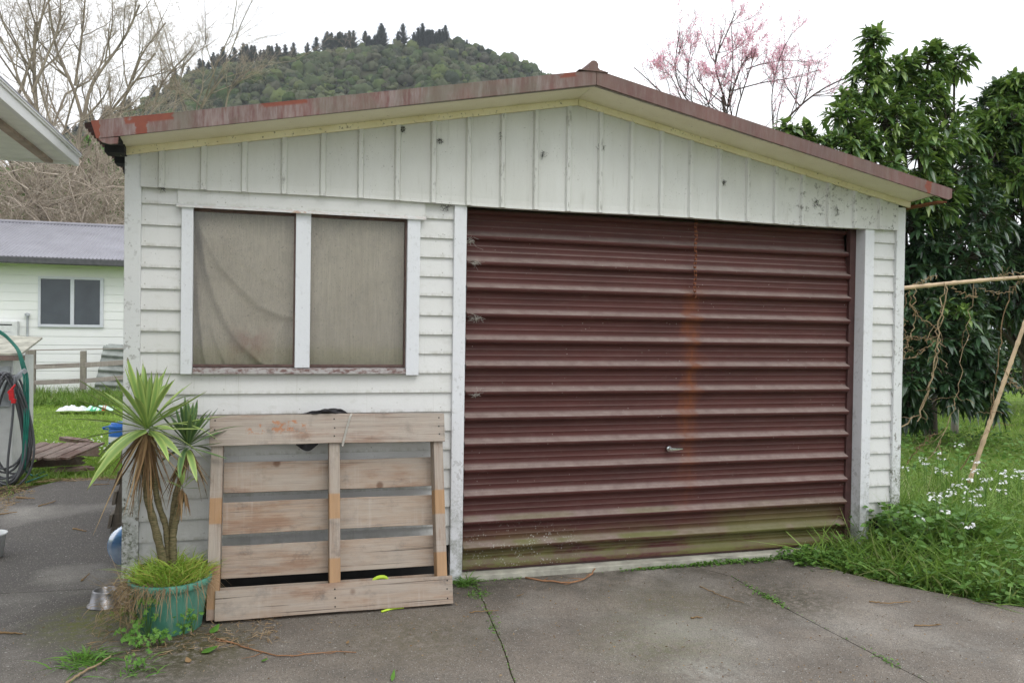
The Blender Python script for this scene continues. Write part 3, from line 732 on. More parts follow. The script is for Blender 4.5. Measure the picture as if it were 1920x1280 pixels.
mb = MB()
mb.tube([(hc[0], .10, hc[2]), (hc[0], .075, hc[2]), (hc[0], .07, hc[2])], [.019, .019, .017], 20)
mb.tube([(hc[0], .07, hc[2]), (hc[0], .055, hc[2])], [.011, .011], 16)
V = []
hp = []
for x, wz, y in ((-.012, .010, .052), (.0, .0125, .044), (.03, .010, .044), (.085, .005, .05)): hp.append((x, wz, y))
for x, wz, y in hp: V += [(hc[0] + x, y, hc[2] - wz - .002), (hc[0] + x, y - .008, hc[2] - wz * .5), (hc[0] + x, y - .008, hc[2] + wz * .6), (hc[0] + x, y, hc[2] + wz)]
Fc = [(i * 4 + j, i * 4 + (j + 1) % 4, (i + 1) * 4 + (j + 1) % 4, (i + 1) * 4 + j) for i in range(3) for j in range(4)] + [(3, 2, 1, 0), (12, 13, 14, 15)]
mb.add(V, Fc); mb.build('door_handle', M['chrome'], door, bevel=.001)

# window
mb = MB(); mb.box(-.385, .82, .034, .05, 1.27, 1.312); mb.box(-.385, .82, .034, .05, 2.16, 2.19); mb.box(-.384, -.372, .036, .048, 1.30, 2.17); mb.box(.811, .819, .036, .048, 1.30, 2.17)
W = mb.build('window', M['sash'], G)
MB().box(-.430, -.3705, -.020, .05, 1.262, 2.180).build('jamb', M['trim'], W, bevel=.002); MB().box(.809, .884, -.020, .05, 1.254, 2.180).build('jamb', M['trim'], W, bevel=.002)
MB().box(.174, .257, -.006, .05, 1.296, 2.175).build('mullion', M['trim'], W, bevel=.003)
MB().prism([(-.368, -.024, 1.262), (-.368, .05, 1.27), (-.368, .05, 1.300), (-.368, -.02, 1.289)], (1.175, 0, 0)).build('sill', M['sill'], W, bevel=.002)
mb = MB(); mb.box(-.37, .174, .022, .04, 1.300, 1.314); mb.box(.257, .809, .022, .04, 1.300, 1.314); mb.box(-.37, .174, .022, .04, 2.158, 2.18); mb.box(.257, .809, .022, .04, 2.158, 2.18)
mb.box(.165, .174, .01, .05, 1.30, 2.17); mb.box(.800, .809, .01, .05, 1.3, 2.17)
mb.build('sash', M['sash'], W)
MB().box(-.37, .174, .030, .0335, 1.31, 2.16).build('pane', M['glass'], W); MB().box(.257, .809, .030, .0335, 1.31, 2.16).build('pane', M['glass'], W)
MB().prism([(-.456, -.004, 2.192), (-.456, -.036, 2.178), (-.456, -.036, 2.170), (-.456, -.032, 2.170), (-.456, -.004, 2.185)], (1.372, 0, 0)).build('head_flashing', M['flash'], W)
# the cloth behind the glass: its top left corner is pulled up, folds fan out below it
nx, nz_ = 190, 130; V = []
def wp(q): return [(-.368 + (x - 364) * .00283, 2.166 - (y - 392) * .002925) for x, y in q]
RID = [(wp([(366, 400), (381, 436), (411, 495), (445, 529), (487, 571), (537, 590), (560, 590)]), .052, .11), (wp([(366, 410), (377, 453), (386, 504), (402, 559), (428, 613), (453, 647), (487, 677), (520, 700)]), .050, .085),
       (wp([(366, 500), (371, 580), (381, 664), (390, 700)]), .026, .05), (wp([(372, 400), (430, 470), (500, 520), (560, 540)]), .016, .09), (wp([(392, 600), (412, 660), (432, 700)]), .022, .045), (wp([(535, 596), (520, 640), (518, 700)]), .018, .05)]
RID = [(np.stack([np.interp(np.linspace(0, len(q) - 1, 60), range(len(q)), [p[k] for p in q]) for k in (0, 1)], 1), A, w_) for q, A, w_ in RID]
gx = np.linspace(-.40, .84, nx); gz = np.linspace(1.27, 2.20, nz_); GX, GZ = np.meshgrid(gx, gz, indexing='ij'); HH = np.zeros_like(GX)
for q, A, w_ in RID:
    D2 = np.hypot(GX[..., None] - q[:, 0], GZ[..., None] - q[:, 1]); k = D2.argmin(-1); d = D2.min(-1)
    t_ = np.gradient(q, axis=0)[k]; side = np.sign(t_[..., 0] * (GZ - q[k, 1]) - t_[..., 1] * (GX - q[k, 0]))      # + above the fold line
    fade = np.minimum(1, k / 14 + .15); HH += A * fade * np.where(side > 0, np.exp(-d / w_), np.exp(-(d / (w_ * .28)) ** 1.3)) 
HH *= np.clip((.235 - GX) / .03, 0, 1)
HH += np.where(GX > .2, .022 / (1 + np.exp(-((GX - .262) * .75 + (2.10 - GZ) * .65 - .11) / .012)) + .012 / (1 + np.exp(-(GX - .60 - .14 * (1.75 - GZ)) / .02)) * np.clip((1.9 - GZ) / .3, 0, 1), 0)
HH += .0025 * np.sin(GX * 55 + 3 * GZ) + .002 * np.sin(GX * 23)
V = np.stack([GX, .13 - HH, GZ], -1).reshape(-1, 3)
Fc = np.array([(i * nz_ + j, (i + 1) * nz_ + j, (i + 1) * nz_ + j + 1, i * nz_ + j + 1) for i in range(nx - 1) for j in range(nz_ - 1)])
o = mk('curtain', V, Fc, M['curtain'], smooth=True); setp(o, 'dusty beige cloth hanging behind both panes of the garage window', 'curtain')

# chain hanging over the door
cb = at(1303, 557, .05); mb = MB(); z = 2.32; i = 0
while z > cb[2] + .01:
    c = np.array([cb[0] + .004 * math.sin(i * 1.3), .052, z]); a = np.linspace(0, 2 * np.pi, 13)[:-1]
    h = .017 * np.cos(a); v = .0095 * np.sin(a)
    ang = (.3 if i % 2 else 1.75) + random.uniform(-.25, .25)
    P = np.stack([c[0] + v * math.cos(ang), c[1] + v * math.sin(ang), c[2] + h], 1)
    mb.tube(P, .0040, 5, closed=True); z -= .0265; i += 1
a = np.linspace(0, 3.6, 8); mb.tube([(cb[0] - .002 + .011 * math.sin(q), .052, cb[2] + .010 - .012 * math.cos(q) - .004) for q in a], .003, 5)
setp(mb.build('chain', M['rust'], smooth=True), 'rusty chain hanging down over the brown garage door', 'chain')

# ============================================================ pallet leaning on the wall
th = math.radians(-14.6)
PX, PY = -.222, -.378
PL = thing('wooden_pallet', 'pale timber pallet leaning on the wall under the garage window', 'pallet', (PX, PY, .012), rot=(th, math.radians(.15), math.radians(-.6)))
Wd, Hh = 1.24, 1.052
random.seed(11)
def board(name, x0, x1, y0, y1, z0, z1, mat, bow=0):
    mb = MB(); n = 9; V = []
    for i in range(n):
        t = i / (n - 1); x = x0 + (x1 - x0) * t; e = [random.uniform(-.0015, .0015) for _ in range(4)]; b = bow * math.sin(math.pi * t)
        V += [(x, y0, z0 + e[0] + b), (x, y1, z0 + e[1] + b), (x, y1, z1 + e[2] + b), (x, y0, z1 + e[3] + b)]
    Fc = [(i * 4 + j, i * 4 + (j + 1) % 4, (i + 1) * 4 + (j + 1) % 4, (i + 1) * 4 + j) for i in range(n - 1) for j in range(4)] + [(3, 2, 1, 0), tuple(4 * (n - 1) + j for j in range(4))]
    return mk(name, V, Fc, mat, PL, local=True, bevel=.0015)
top = board('top_board', -.052, 1.232, -.018, 0, .897, 1.062, M['pallet_top'], .004)
bot = board('bottom_board', 0.0, 1.246, -.018, 0, .0, .150, M['pallet_x'], .002)
for z0, z1 in ((.655, .821), (.434, .603), (.205, .375)): board('slat', 0.02, 1.225, .098, .115, z0, z1, M['pallet_x'], random.uniform(-.003, .003))
board('slat', .0, 1.235, .098, .115, .03, .16, M['pallet_x']); board('slat', .0, 1.235, .098, .115, .93, 1.05, M['pallet_x'])
for x0, x1 in ((-.043, .018), (.577, .636), (1.165, 1.222)):
    mk('bearer', [(x0 - .0 + (0.0), 0.001, .006), (x1, 0.001, .006), (x1, .097, .006), (x0, .097, .006), (x0, .001, 1.05), (x1, .001, 1.05), (x1, .097, 1.05), (x0, .097, 1.05)],
       [(0, 3, 2, 1), (4, 5, 6, 7), (0, 1, 5, 4), (1, 2, 6, 5), (2, 3, 7, 6), (3, 0, 4, 7)], M['pallet_z'], PL, local=True, bevel=.003)
def nails(par, pts):
    mb = MB()
    for x, z in pts: mb = MB(); mb.tube([(x, -.0195, z), (x, -.017, z)], [.0042, .0042], 8); mk('nail', mb.v, mb.f, M['dark'], par, local=True)
nails(top, [(-.025, .94), (-.026, .985), (-.025, 1.035), (.605, .94), (.607, .985), (.604, 1.035), (1.2, .94), (1.198, .985), (1.2, 1.035)])
nails(bot, [(.605, .03), (.606, .075), (.604, .12), (1.215, .03), (1.214, .08), (1.216, .125)])
# black cloth over the top, with its cord
def pl(x, y, z): return Vector((RM[PL.name] @ Vector((x, y, z))))
n = 26; m = 22; V = []
for i in range(n):
    t = i / (n - 1); x = .40 + .30 * t
    hgt = .047 * math.sin(math.pi * min(1, t * .62 + .02 if t < .75 else .485 + (t - .75) * 2.1)) ** 1.1 + .003
    for j in range(m):
        a = 2 * math.pi * j / m; rr_ = 1 + .26 * math.sin(a * 5 + t * 14) + .12 * math.sin(a * 8 - t * 19)
        p = pl(x, .035 - .055 * math.cos(a) * rr_ * (.5 + math.sin(math.pi * t) * .6), 1.062 + max(-.002, hgt * .34 + hgt * .40 * math.sin(a) * rr_)); V.append(tuple(p))
Fc = [(i * m + j, i * m + (j + 1) % m, (i + 1) * m + (j + 1) % m, (i + 1) * m + j) for i in range(n - 1) for j in range(m)] + [tuple(range(m))[::-1], tuple((n - 1) * m + j for j in range(m))]
cl = thing('black_cloth', 'twisted black cloth bundled over the top edge of the leaning pallet', 'cloth', tuple(pl(.58, .03, 1.06)))
mk('fold', V, Fc, M['black_cloth'], cl, smooth=True)
V = []
for i in range(12):
    for j in range(8):
        t = i / 11; p = pl(.40 + .12 * t, .012 + .03 * j / 7 + .008 * math.sin(i), .99 - .09 * j / 7 - .035 * math.sin(math.pi * t) ** 1.3 * j / 7); V.append(tuple(p))
mk('hanging_end', V, [(i * 8 + j, i * 8 + j + 1, (i + 1) * 8 + j + 1, (i + 1) * 8 + j) for i in range(11) for j in range(7)], M['black_cloth'], cl, smooth=True)
mb = MB()
for dx in (0, .006): mb.tube(resample([pl(.71 + dx, .03, 1.066), pl(.70 + dx, -.014, 1.068), pl(.692 + dx, -.022, 1.055), pl(.67 + dx, -.023, .98), pl(.650 + dx, -.023, .905), pl(.646 + dx, -.022, .882)], 24), .0032, 6)
mb.lathe([(.001, 0), (.006, .003), (.006, .010), (.001, .013)], tuple(pl(.648, -.023, .876)), 8); mb.build('cord', M['cord'], cl, smooth=True)
mb = MB(); mb.tube(resample([pl(.80, .03, .02), pl(.81, .02, .155), pl(.845, .012, .168), pl(.885, .02, .165), pl(.90, .05, .12)], 16), .011, 8)
mb.tube(resample([gnd(715, 1146, .006), gnd(735, 1140, .008), gnd(757, 1138, .006)], 10), .006, 6)
setp(mb.build('lime_strap', M['lime'], smooth=True), 'lime green strap caught behind the bottom board of the pallet', 'strap')

# ============================================================ the hill behind
RIDGE = [(-900, 560), (-500, 470), (-200, 390), (0, 318), (60, 285), (110, 262), (180, 226), (250, 196), (330, 150), (400, 122), (470, 103), (560, 95), (640, 88), (720, 80), (820, 72), (880, 82), (940, 100), (1000, 124), (1060, 152), (1130, 230), (1210, 400), (1300, 560), (1500, 640), (1900, 700)]
HD = 400.
def hill_dir(px): d = ray(px, 619); h = math.hypot(d[0], d[1]); return np.array([d[0] / h, d[1] / h])
def ridge_z(px):
    py = np.interp(px, [p for p, _ in RIDGE], [q for _, q in RIDGE]); d = ray(px, py); return max(0, CAM[2] + HD * d[2] / math.hypot(d[0], d[1])) 
def hz(px, dist):
    t = (dist - 150) / (HD - 150); H = ridge_z(px)
    if t <= 1: t = max(t, 0); k = t * (1.12 - .12 * t)
    else: k = max(0, 1 - (t - 1) * .9)
    return H * k - 2.6 * min(1, max(0, t)) + (2.5 * math.sin(px * .021 + dist * .05) + 1.5 * math.sin(px * .05 - dist * .09)) * min(1, max(0, t) * 3) * (1 if t < .9 else .3)
def hp_(px, dist): d = hill_dir(px); return (CAM[0] + d[0] * dist, CAM[1] + d[1] * dist, hz(px, dist) - .5)
pxs = np.arange(-250, 1401, 25); ds = np.r_[np.arange(140, 401, 13), 425, 460, 520, 620]
V = np.array([hp_(p, d) for p in pxs for d in ds]); m = len(ds)
Fc = np.array([(i * m + j, (i + 1) * m + j, (i + 1) * m + j + 1, i * m + j + 1) for i in range(len(pxs) - 1) for j in range(m - 1)])
setp(mk('hill', V, Fc, M['hill'], smooth=True), kind='structure')
import bmesh
def ico(sub):
    bm = bmesh.new(); bmesh.ops.create_icosphere(bm, subdivisions=sub, radius=1); v = np.array([p.co[:] for p in bm.verts]); f = np.array([[q.index for q in p.verts] for p in bm.faces]); bm.free(); return v, f
IV, IF = ico(3)
def lumpy(rng, amp=.3):
    c = unit(rng.normal(size=(26, 3))); d = IV @ c.T
    return IV * (1 - amp * .5 + amp * np.clip((d - .72) / .28, 0, 1).max(1) ** .6 + rng.normal(size=len(IV)) * .13)[:, None]
rng = np.random.default_rng(5); TPL = [lumpy(rng, .6) for _ in range(8)]
Vs, Fs, off, CC = [], [], 0, []
for i in range(6500):
    px = rng.uniform(-60, 1130); dist = rng.uniform(150, 402)
    x, y, z = hp_(px, dist); q = R @ (np.array([x, y, z]) - CAM); py = 640 - F * q[2] / q[1]
    if py > 450: continue
    if px > 330 and py > 320: continue
    s_ = rng.choice([.9, 1.3, 1.8, 2.5], p=[.3, .35, .25, .1]) * rng.uniform(.85, 1.2)
    v = TPL[rng.integers(8)]; a = rng.uniform(0, 6.28); ca, sa = math.cos(a), math.sin(a)
    v = np.stack([v[:, 0] * ca - v[:, 1] * sa, v[:, 0] * sa + v[:, 1] * ca, v[:, 2] * rng.uniform(.7, 1.35)], 1) * s_ * .86 + (x, y, z + s_ * .45)
    Vs.append(v); Fs.append(IF + off); off += len(v); CC.append((x, y, z + s_ * .45, s_))
CC = np.array(CC); kk = 90; u = unit(rng.normal(size=(len(CC) * kk, 3)) + [0, 0, .3]); c3 = np.repeat(CC, kk, 0)
bv, bf, _ = blades(c3[:, :3] + u * c3[:, 3:] * .82, u + rng.normal(size=u.shape) * .6, np.zeros_like(u), rng.uniform(.25, .75, len(u)) * (c3[:, 3] * .38 + .3), .10 + .085 * c3[:, 3], [1, .25], .4, rng=rng)
Fs = [np.concatenate(Fs)]; Fs[0] = np.concatenate([Fs[0], Fs[0][:, 2:]], 1) if Fs[0].shape[1] == 3 else Fs[0]
bvt = np.concatenate([bf[:, [0, 1, 2]], bf[:, [0, 2, 3]]]) + off; Vs.append(bv); Fs = [Fs[0][:, :3], bvt]
setp(mk('forest', np.concatenate(Vs), np.concatenate(Fs), M['hill_leaf']), 'dense grey green bush covering the whole hillside behind the garage', 'forest', kind='stuff')
def pine(rng, h):
    mb = MB(); mb.tube([(0, 0, 0), (0, 0, h * .95)], [.16, .05], 5); V, Fc, o = [], [], 0
    parts = []; P, D, Ln = [], [], []
    for k in range(int(h * 26)):
        t = rng.uniform(.22, 1) ; z = h * t; r = ((1 - t) ** .8 * h * .40 + .3) * (.75 + .25 * math.sin(k * .7 + h * 3)); a = rng.uniform(0, 6.28)
        d = np.array([math.cos(a), math.sin(a), .25 + .5 * t]); P.append((0, 0, z)); D.append(d); Ln.append(r * rng.uniform(.6, 1.3))
    v, f, _ = blades(P, D, np.tile([0, 0, .25], (len(P), 1)), np.array(Ln), .20, [.6, 1, .8, .1], .6, up=unit(rng.normal(size=(len(P), 3))), rng=rng)
    return mb, v, f
rng = np.random.default_rng(9); PT = []
def make_pine(h, loc, label, grp):
    mb, v, f = pine(rng, h); t = thing('pine_tree', label, 'pine tree', loc, grp)
    mk('trunk', mb.v, mb.f, M['avo_bark'], t, local=True); mk('crown', v, f, M['pine'], t, local=True); return t
pines = []
xs_ = list(np.r_[rng.uniform(225, 430, 20), rng.uniform(430, 505, 16), rng.uniform(505, 610, 9), rng.uniform(605, 740, 26), rng.uniform(735, 838, 26), rng.uniform(95, 225, 18), [868, 905, 994, 1008, 1036, 890]])
PL_LAB = 'dark pine tree standing in the row along the hill ridge'
for i, px in enumerate(xs_):
    dist = HD - rng.uniform(0, 10); x, y, z = hp_(px, dist)
    sc = rng.uniform(.6, 1.05) * (.5 if px > 860 else 1.); 
    if 600 < px < 840: sc *= 1.15
    grp = 'pine trees along the hill ridge'
    if i < 5: t = make_pine(rng.uniform(8.5, 11.5), (x, y, z - .5), PL_LAB, grp); t.scale = (sc,) * 3
    else: t = dup(pines[i % 5], (x, y, z - .5), rng.uniform(0, 6), sc)
    pines.append(t)

# ============================================================ house, fence and things beyond the lawn
HY = 15.
H = thing('house', 'low white weatherboard house with a lavender grey iron roof beyond the lawn', 'house', (-4, HY, 0))
mb = MB()
for k in range(16):
    z0 = -.04 + .185 * k
    mb.prism([(-9.5, HY - .010, z0), (-9.5, HY + .02, z0), (-9.5, HY + .02, z0 + .183), (-9.5, HY - .002, z0 + .183)], (9.5, 0, 0))
mb.build('wall', M['house'], H); MB().box(-9.5, 0, HY + .02, HY + 6.4, 0, 2.9).build('inner_wall', M['house'], H)
xs = np.arange(-10, .3, .076 / 6); z0, z1, y0, y1 = 2.91, 3.99, HY - .42, HY + 3.1
V = np.array([(x, y, z + .014 * math.sin((x) / .076 * 2 * math.pi)) for y, z in ((y0, z0), ((y0 + y1) / 2, (z0 + z1) / 2), (y1, z1), (y1 + 3.5, z0)) for x in xs]); n = len(xs)
Fc = np.array([(r * n + i, r * n + i + 1, (r + 1) * n + i + 1, (r + 1) * n + i) for r in range(3) for i in range(n - 1)])
mk('roof', V, Fc, M['house_roof'], H)
MB().tube([(-10, y1, z1 + .01), (.3, y1, z1 + .01)], [.05, .05], 8).build('ridge_cap', M['house_roof'], H)
MB().box(-10, .3, y0 - .08, y0 + .05, 2.765, 2.905).build('gutter', M['gutter'], H, bevel=.02)
MB().box(-10, .3, y0 + .05, HY, 2.78, 2.80).build('soffit', M['house'], H)
mb = MB()
wx0, wx1, wz0, wz1, wm = -4.60, -3.33, 1.45, 2.53, -3.95
for a in ((wx0, wx1, wz0, wz0 + .06), (wx0, wx1, wz1 - .05, wz1), (wx0, wx0 + .05, wz0 + .06, wz1 - .05), (wx1 - .07, wx1, wz0 + .06, wz1 - .05), (wm - .03, wm + .045, wz0 + .06, wz1 - .05)): mb.box(a[0], a[1], HY - .05, HY + .02, a[2], a[3])
win = mb.build('window', M['alu'], H, bevel=.004)
MB().box(wx0 + .05, wm - .03, HY - .03, HY - .02, wz0 + .06, wz1 - .05).build('pane', M['pane'], win); MB().box(wm + .045, wx1 - .07, HY - .03, HY - .02, wz0 + .06, wz1 - .05).build('pane', M['pane'], win)
mb = MB(); mb.tube([(-4.80, HY - .03, 1.70), (-4.80, HY - .03, .1)], [.022, .022], 8); mb.lathe([(.001, -.02), (.05, -.02), (.05, .03), (.001, .05)], (-4.80, HY - .05, 1.70), 12); mb.build('pipe', M['grey_plastic'], H)
WH = thing('water_heater', 'white box shaped gas heater on the wall of the low house', 'heater', (-5.2, HY - .1, 1.0))
MB().box(-5.48, -4.95, HY - .19, HY - .012, .95, 1.57).build('case', M['white_plastic'], WH, bevel=.02)
MB().box(-5.33, -5.05, HY - .195, HY - .189, 1.475, 1.50).build('vent_slot', M['dark'], WH)
mb = MB()
for i in range(7): mb.box(-5.23 + i * .022, -5.213 + i * .022, HY - .1935, HY - .189, 1.33, 1.345 + .006 * (i % 2))
mb.build('badge', M['grey_plastic'], WH)
FN = thing('fence', 'weathered grey post and rail fence crossing behind the lawn', 'fence', (-3.5, 13.5, 0))
fy = 13.5
def fpost(x0, x1, z0, z1, y=fy): return MB().box(x0, x1, y - .06, y + .06, z0, z1, jit=.006).build('post', M['grey_wood_z'], FN, bevel=.008)
fpost(-4.46, -4.30, -.05, 1.0); fpost(-3.50, -3.39, .22, .985); fpost(-6.2, -6.05, -.05, .98)
def rail(xa, za, xb, zb, h, y=fy - .07): 
    mb = MB(); mb.prism([(xa, y, za), (xb, y, zb), (xb, y, zb + h), (xa, y, za + h)], (0, .03, 0)); return mb.build('rail', M['grey_wood_x'], FN, bevel=.004)
rail(-4.7, .975, -1.5, 1.06, .022, fy - .04); rail(-4.30, .62, -3.50, .66, .09); rail(-3.40, .655, -1.5, .80, .10); rail(-4.30, .31, -3.50, .345, .09); rail(-3.40, .345, -1.5, .52, .09); rail(-6.1, .62, -4.47, .60, .10)
# corrugated sheets leaning on the house
CS = thing('iron_sheet_stack', 'old grey green corrugated iron sheets leaning against the white house', 'iron sheets', (-2.9, 14.4, 0))
for k in range(3):
    a0 = at(176, 712, 14.0 + .1 * k); b0 = at(190, 648, 14.0 + .1 * k); n = 60; V = []
    for i in range(n):
        t = i / (n - 1)
        for sx in (0, 1): V.append((a0[0] + (b0[0] - a0[0]) * t + sx * 2.2 + .05 * k, 14.0 + .09 * k + .25 * t + .03 * math.sin(t * 6 * 2 * math.pi), a0[2] - .2 + (b0[2] - a0[2] + .2) * t - sx * .16 + .02 * k))
    mk('sheet', V, [(2 * i, 2 * i + 1, 2 * i + 3, 2 * i + 2) for i in range(n - 1)], M['corr'], CS, smooth=True)
# blue drum
BD = thing('plastic_drum', 'small blue plastic drum with a pale label standing on the lawn', 'drum', (-1.70, 6.5, -.03))
mb = MB(); mb.lathe([(.125, -.03), (.135, .0), (.137, .20), (.130, .225), (.120, .235)], (-1.70, 6.5, 0), 28); mb.build('body', M['blue'], BD, smooth=True)
mb = MB(); mb.lathe([(.137, .228), (.142, .235), (.142, .262), (.118, .268), (.112, .292), (.1, .30), (.02, .302)], (-1.70, 6.5, 0), 28); mb.build('lid', M['blue'], BD)
mb = MB(); mb.tube(resample([(-1.84, 6.48, .215), (-1.90, 6.46, .225), (-1.905, 6.45, .24), (-1.84, 6.46, .252)], 12), .010, 6); mb.build('handle', M['blue'], BD)
V = []
for i in range(14):
    a = math.radians(200 + i * 8)
    for z in (.06, .13): V.append((-1.70 + .1395 * math.cos(a), 6.5 + .1395 * math.sin(a), z))
mk('label', V, [(2 * i, 2 * i + 2, 2 * i + 3, 2 * i + 1) for i in range(13)], M['white_plastic'], BD, smooth=True)
# crumpled bag on the lawn
bc = gnd(162, 768, .02); BG = thing('plastic_bag', 'crumpled white and green plastic bag lying on the lawn by the fence', 'bag', tuple(bc))
def crumple(name, x0, x1, w_, h_, mat, sd):
    rg = np.random.default_rng(sd); n, m = 26, 9; V = []
    ph = rg.uniform(0, 6, 4)
    for i in range(n):
        for j in range(m):
            t, u = i / (n - 1), j / (m - 1)
            zz = h_ * math.sin(math.pi * u) ** .7 * (.5 + .12 * math.sin(t * 11 + ph[0]) + .1 * math.sin(t * 23 + u * 5 + ph[1]) + rg.uniform(-.12, .12)) * min(1, 8 * t + .1, 8 * (1 - t) + .1)
            V.append((bc[0] + x0 + (x1 - x0) * t, bc[1] + (u - .5) * w_ * (1 + .2 * math.sin(t * 9 + ph[2])), bc[2] + zz))
    mk(name, V, [(i * m + j, i * m + j + 1, (i + 1) * m + j + 1, (i + 1) * m + j) for i in range(n - 1) for j in range(m - 1)], mat, BG, smooth=False)
crumple('bag_end', -.45, .02, .30, .13, M['white_plastic'], 1); crumple('bag_body', .0, .45, .32, .12, plain('pale_green_plastic', (.50, .72, .62), .4), 2)
crumple('green_print', .06, .28, .40, .085, plain('green_print_plastic', (.03, .32, .13), .4), 3); crumple('red_print', .27, .33, .33, .115, M['red'], 4)
# heap of broken planks
HP = thing('plank_heap', 'heap of rotting brown planks from a broken pallet lying on the grass', 'planks', (-2.2, 5.3, 0))
random.seed(5)
def plank(P0, along, wid, L_, W_, th_, mat, name='plank', jag=.03):
    P0 = np.array(P0, float); a = unit(np.array(along, float)); b = unit(np.array(wid, float)); b = unit(b - a * (a @ b)); c = np.cross(a, b); n, k = 7, 5; V = []
    for i in range(n):
        for j in range(k):
            t, u = i / (n - 1), j / (k - 1); e = random.uniform(-jag, jag) if i in (0, n - 1) else 0
            p = P0 + a * (L_ * t + e) + b * (W_ * (u - .5) * (1 + random.uniform(-.03, .03)))
            V += [tuple(p + c * th_ / 2), tuple(p - c * th_ / 2)]
    Fc = []
    for i in range(n - 1):
        for j in range(k - 1):
            q = 2 * (i * k + j); r_ = 2 * ((i + 1) * k + j); Fc += [(q, q + 2, r_ + 2, r_), (q + 1, r_ + 1, r_ + 3, q + 3)]
    for i in range(n - 1):
        q = 2 * (i * k); r_ = 2 * ((i + 1) * k); Fc.append((q, r_, r_ + 1, q + 1)); q = 2 * (i * k + k - 1); r_ = 2 * ((i + 1) * k + k - 1); Fc.append((q, q + 1, r_ + 1, r_))
    for j in range(k - 1):
        q = 2 * j; Fc.append((q, q + 1, q + 3, q + 2)); q = 2 * ((n - 1) * k + j); Fc.append((q, q + 2, q + 3, q + 1))
    return mk(name, V, Fc, mat, HP)
ax = unit(np.array([.30, .95, .08]))
for i in range(5):
    p = gnd(8 + i * 27, 860, .16); plank(p, ax, (1, -.05, .03), .72, .125, .022, M['old_wood'])
plank(gnd(62, 868, .07), (.97, .2, 0), (0, .1, 1), .45, .09, .05, M['old_wood'], 'bearer', .04); plank(gnd(112, 845, .10), (.95, .3, -.1), (0, .2, 1), .38, .10, .05, M['old_wood'], 'bearer', .05)
plank(gnd(100, 880, .03), (.98, .1, 0), (0, 1, .1), .36, .10, .03, M['old_wood'], 'bearer', .05); plank(gnd(118, 822, .2), (.9, .4, -.2), (0, 1, .1), .3, .10, .04, M['old_wood'], 'bearer', .05)

# old pallet leaning on the side wall, seen end on
OP = thing('old_pallet', 'dark damp pallet leaning against the left side wall of the garage', 'pallet', (-.95, 2.2, 0))
def hexa(name, P, mat, par, bevel=.003):
    return mk(name, P, [(0, 3, 2, 1), (4, 5, 6, 7), (0, 1, 5, 4), (1, 2, 6, 5), (2, 3, 7, 6), (3, 0, 4, 7)], mat, par, bevel=bevel)
b0, t0 = gnd(205, 1000), at(248, 790, 1.85); b0 = b0 + [.0, .0, .0]
ux = np.array([t0[0] - b0[0], 0, t0[2]]); pw_ = np.array([.085, 0, -.03])
for y in (1.80, 2.35, 2.9):
    B = np.array([b0[0], y, 0.0]); T = B + ux; e = np.array([0, .045, 0])
    hexa('bearer', [B, B + pw_ + [0, 0, .03], B + pw_ + e + [0, 0, .03], B + e, T, T + pw_, T + pw_ + e, T + e], M['dark_wood'], OP)
n_ = unit(np.array([-ux[2], 0, ux[0]]))
for f_ in (.03, .24, .42, .62, .82):
    B = np.array([b0[0], 1.76, 0.01]) + ux * f_; u_ = unit(ux) * .10; nn = n_ * .022; yy = np.array([0, 1.25, 0])
    hexa('slat', [B, B + nn, B + nn + yy, B + yy, B + u_, B + u_ + nn, B + u_ + nn + yy, B + u_ + yy], M['dark_wood'], OP)

# blue ribbed water bottle lying behind the pot
jc = np.array([-.80, .74, .135]); mb = MB(); ax_ = unit(np.array([.25, 1, 0.05]))
prof = [(.0, 0), (.09, .004), (.125, .02)]
for i in range(8): prof += [(.135, .035 + i * .037), (.128, .05 + i * .037)]
prof += [(.13, .34), (.10, .39), (.04, .42), (.028, .43), (.028, .47), (.0, .47)]
tmp = MB(); tmp.lathe(prof, (0, 0, 0), 36); v = np.array(tmp.v); s1 = unit(np.cross(ax_, [0, 0, 1.])); s2 = np.cross(s1, ax_)
v = jc + v[:, :1] * s1 + v[:, 1:2] * s2 + v[:, 2:] * ax_
setp(mk('water_bottle', v, tmp.f, M['jug'], smooth=True), 'big blue ribbed plastic water bottle lying behind the green pot', 'bottle')
# dog bowl
bw = gnd(192, 1143); bw[1] += .08; BW = thing('pet_bowl', 'steel pet bowl with flared base on the concrete beside the green pot', 'bowl', tuple(bw))
mb = MB(); mb.lathe([(.088, .0), (.092, .003), (.090, .007), (.078, .012), (.064, .080), (.062, .086), (.058, .087), (.054, .084), (.048, .045), (.0, .040)], tuple(bw), 40); mb.build('shell', M['steel'], BW, smooth=True)
tb = gnd(-18, 1050); mb = MB(); tbc = (tb[0] - .03, tb[1] + .1, 0)
TB = thing('tub', 'small dirty white tub at the left edge of the driveway', 'tub', tbc); mb.lathe([(.075, 0), (.09, .14), (.10, .143), (.10, .155), (.085, .152), (.07, .02), (0, .02)], tbc, 30); mb.build('shell', M['white_plastic'], TB, smooth=True)

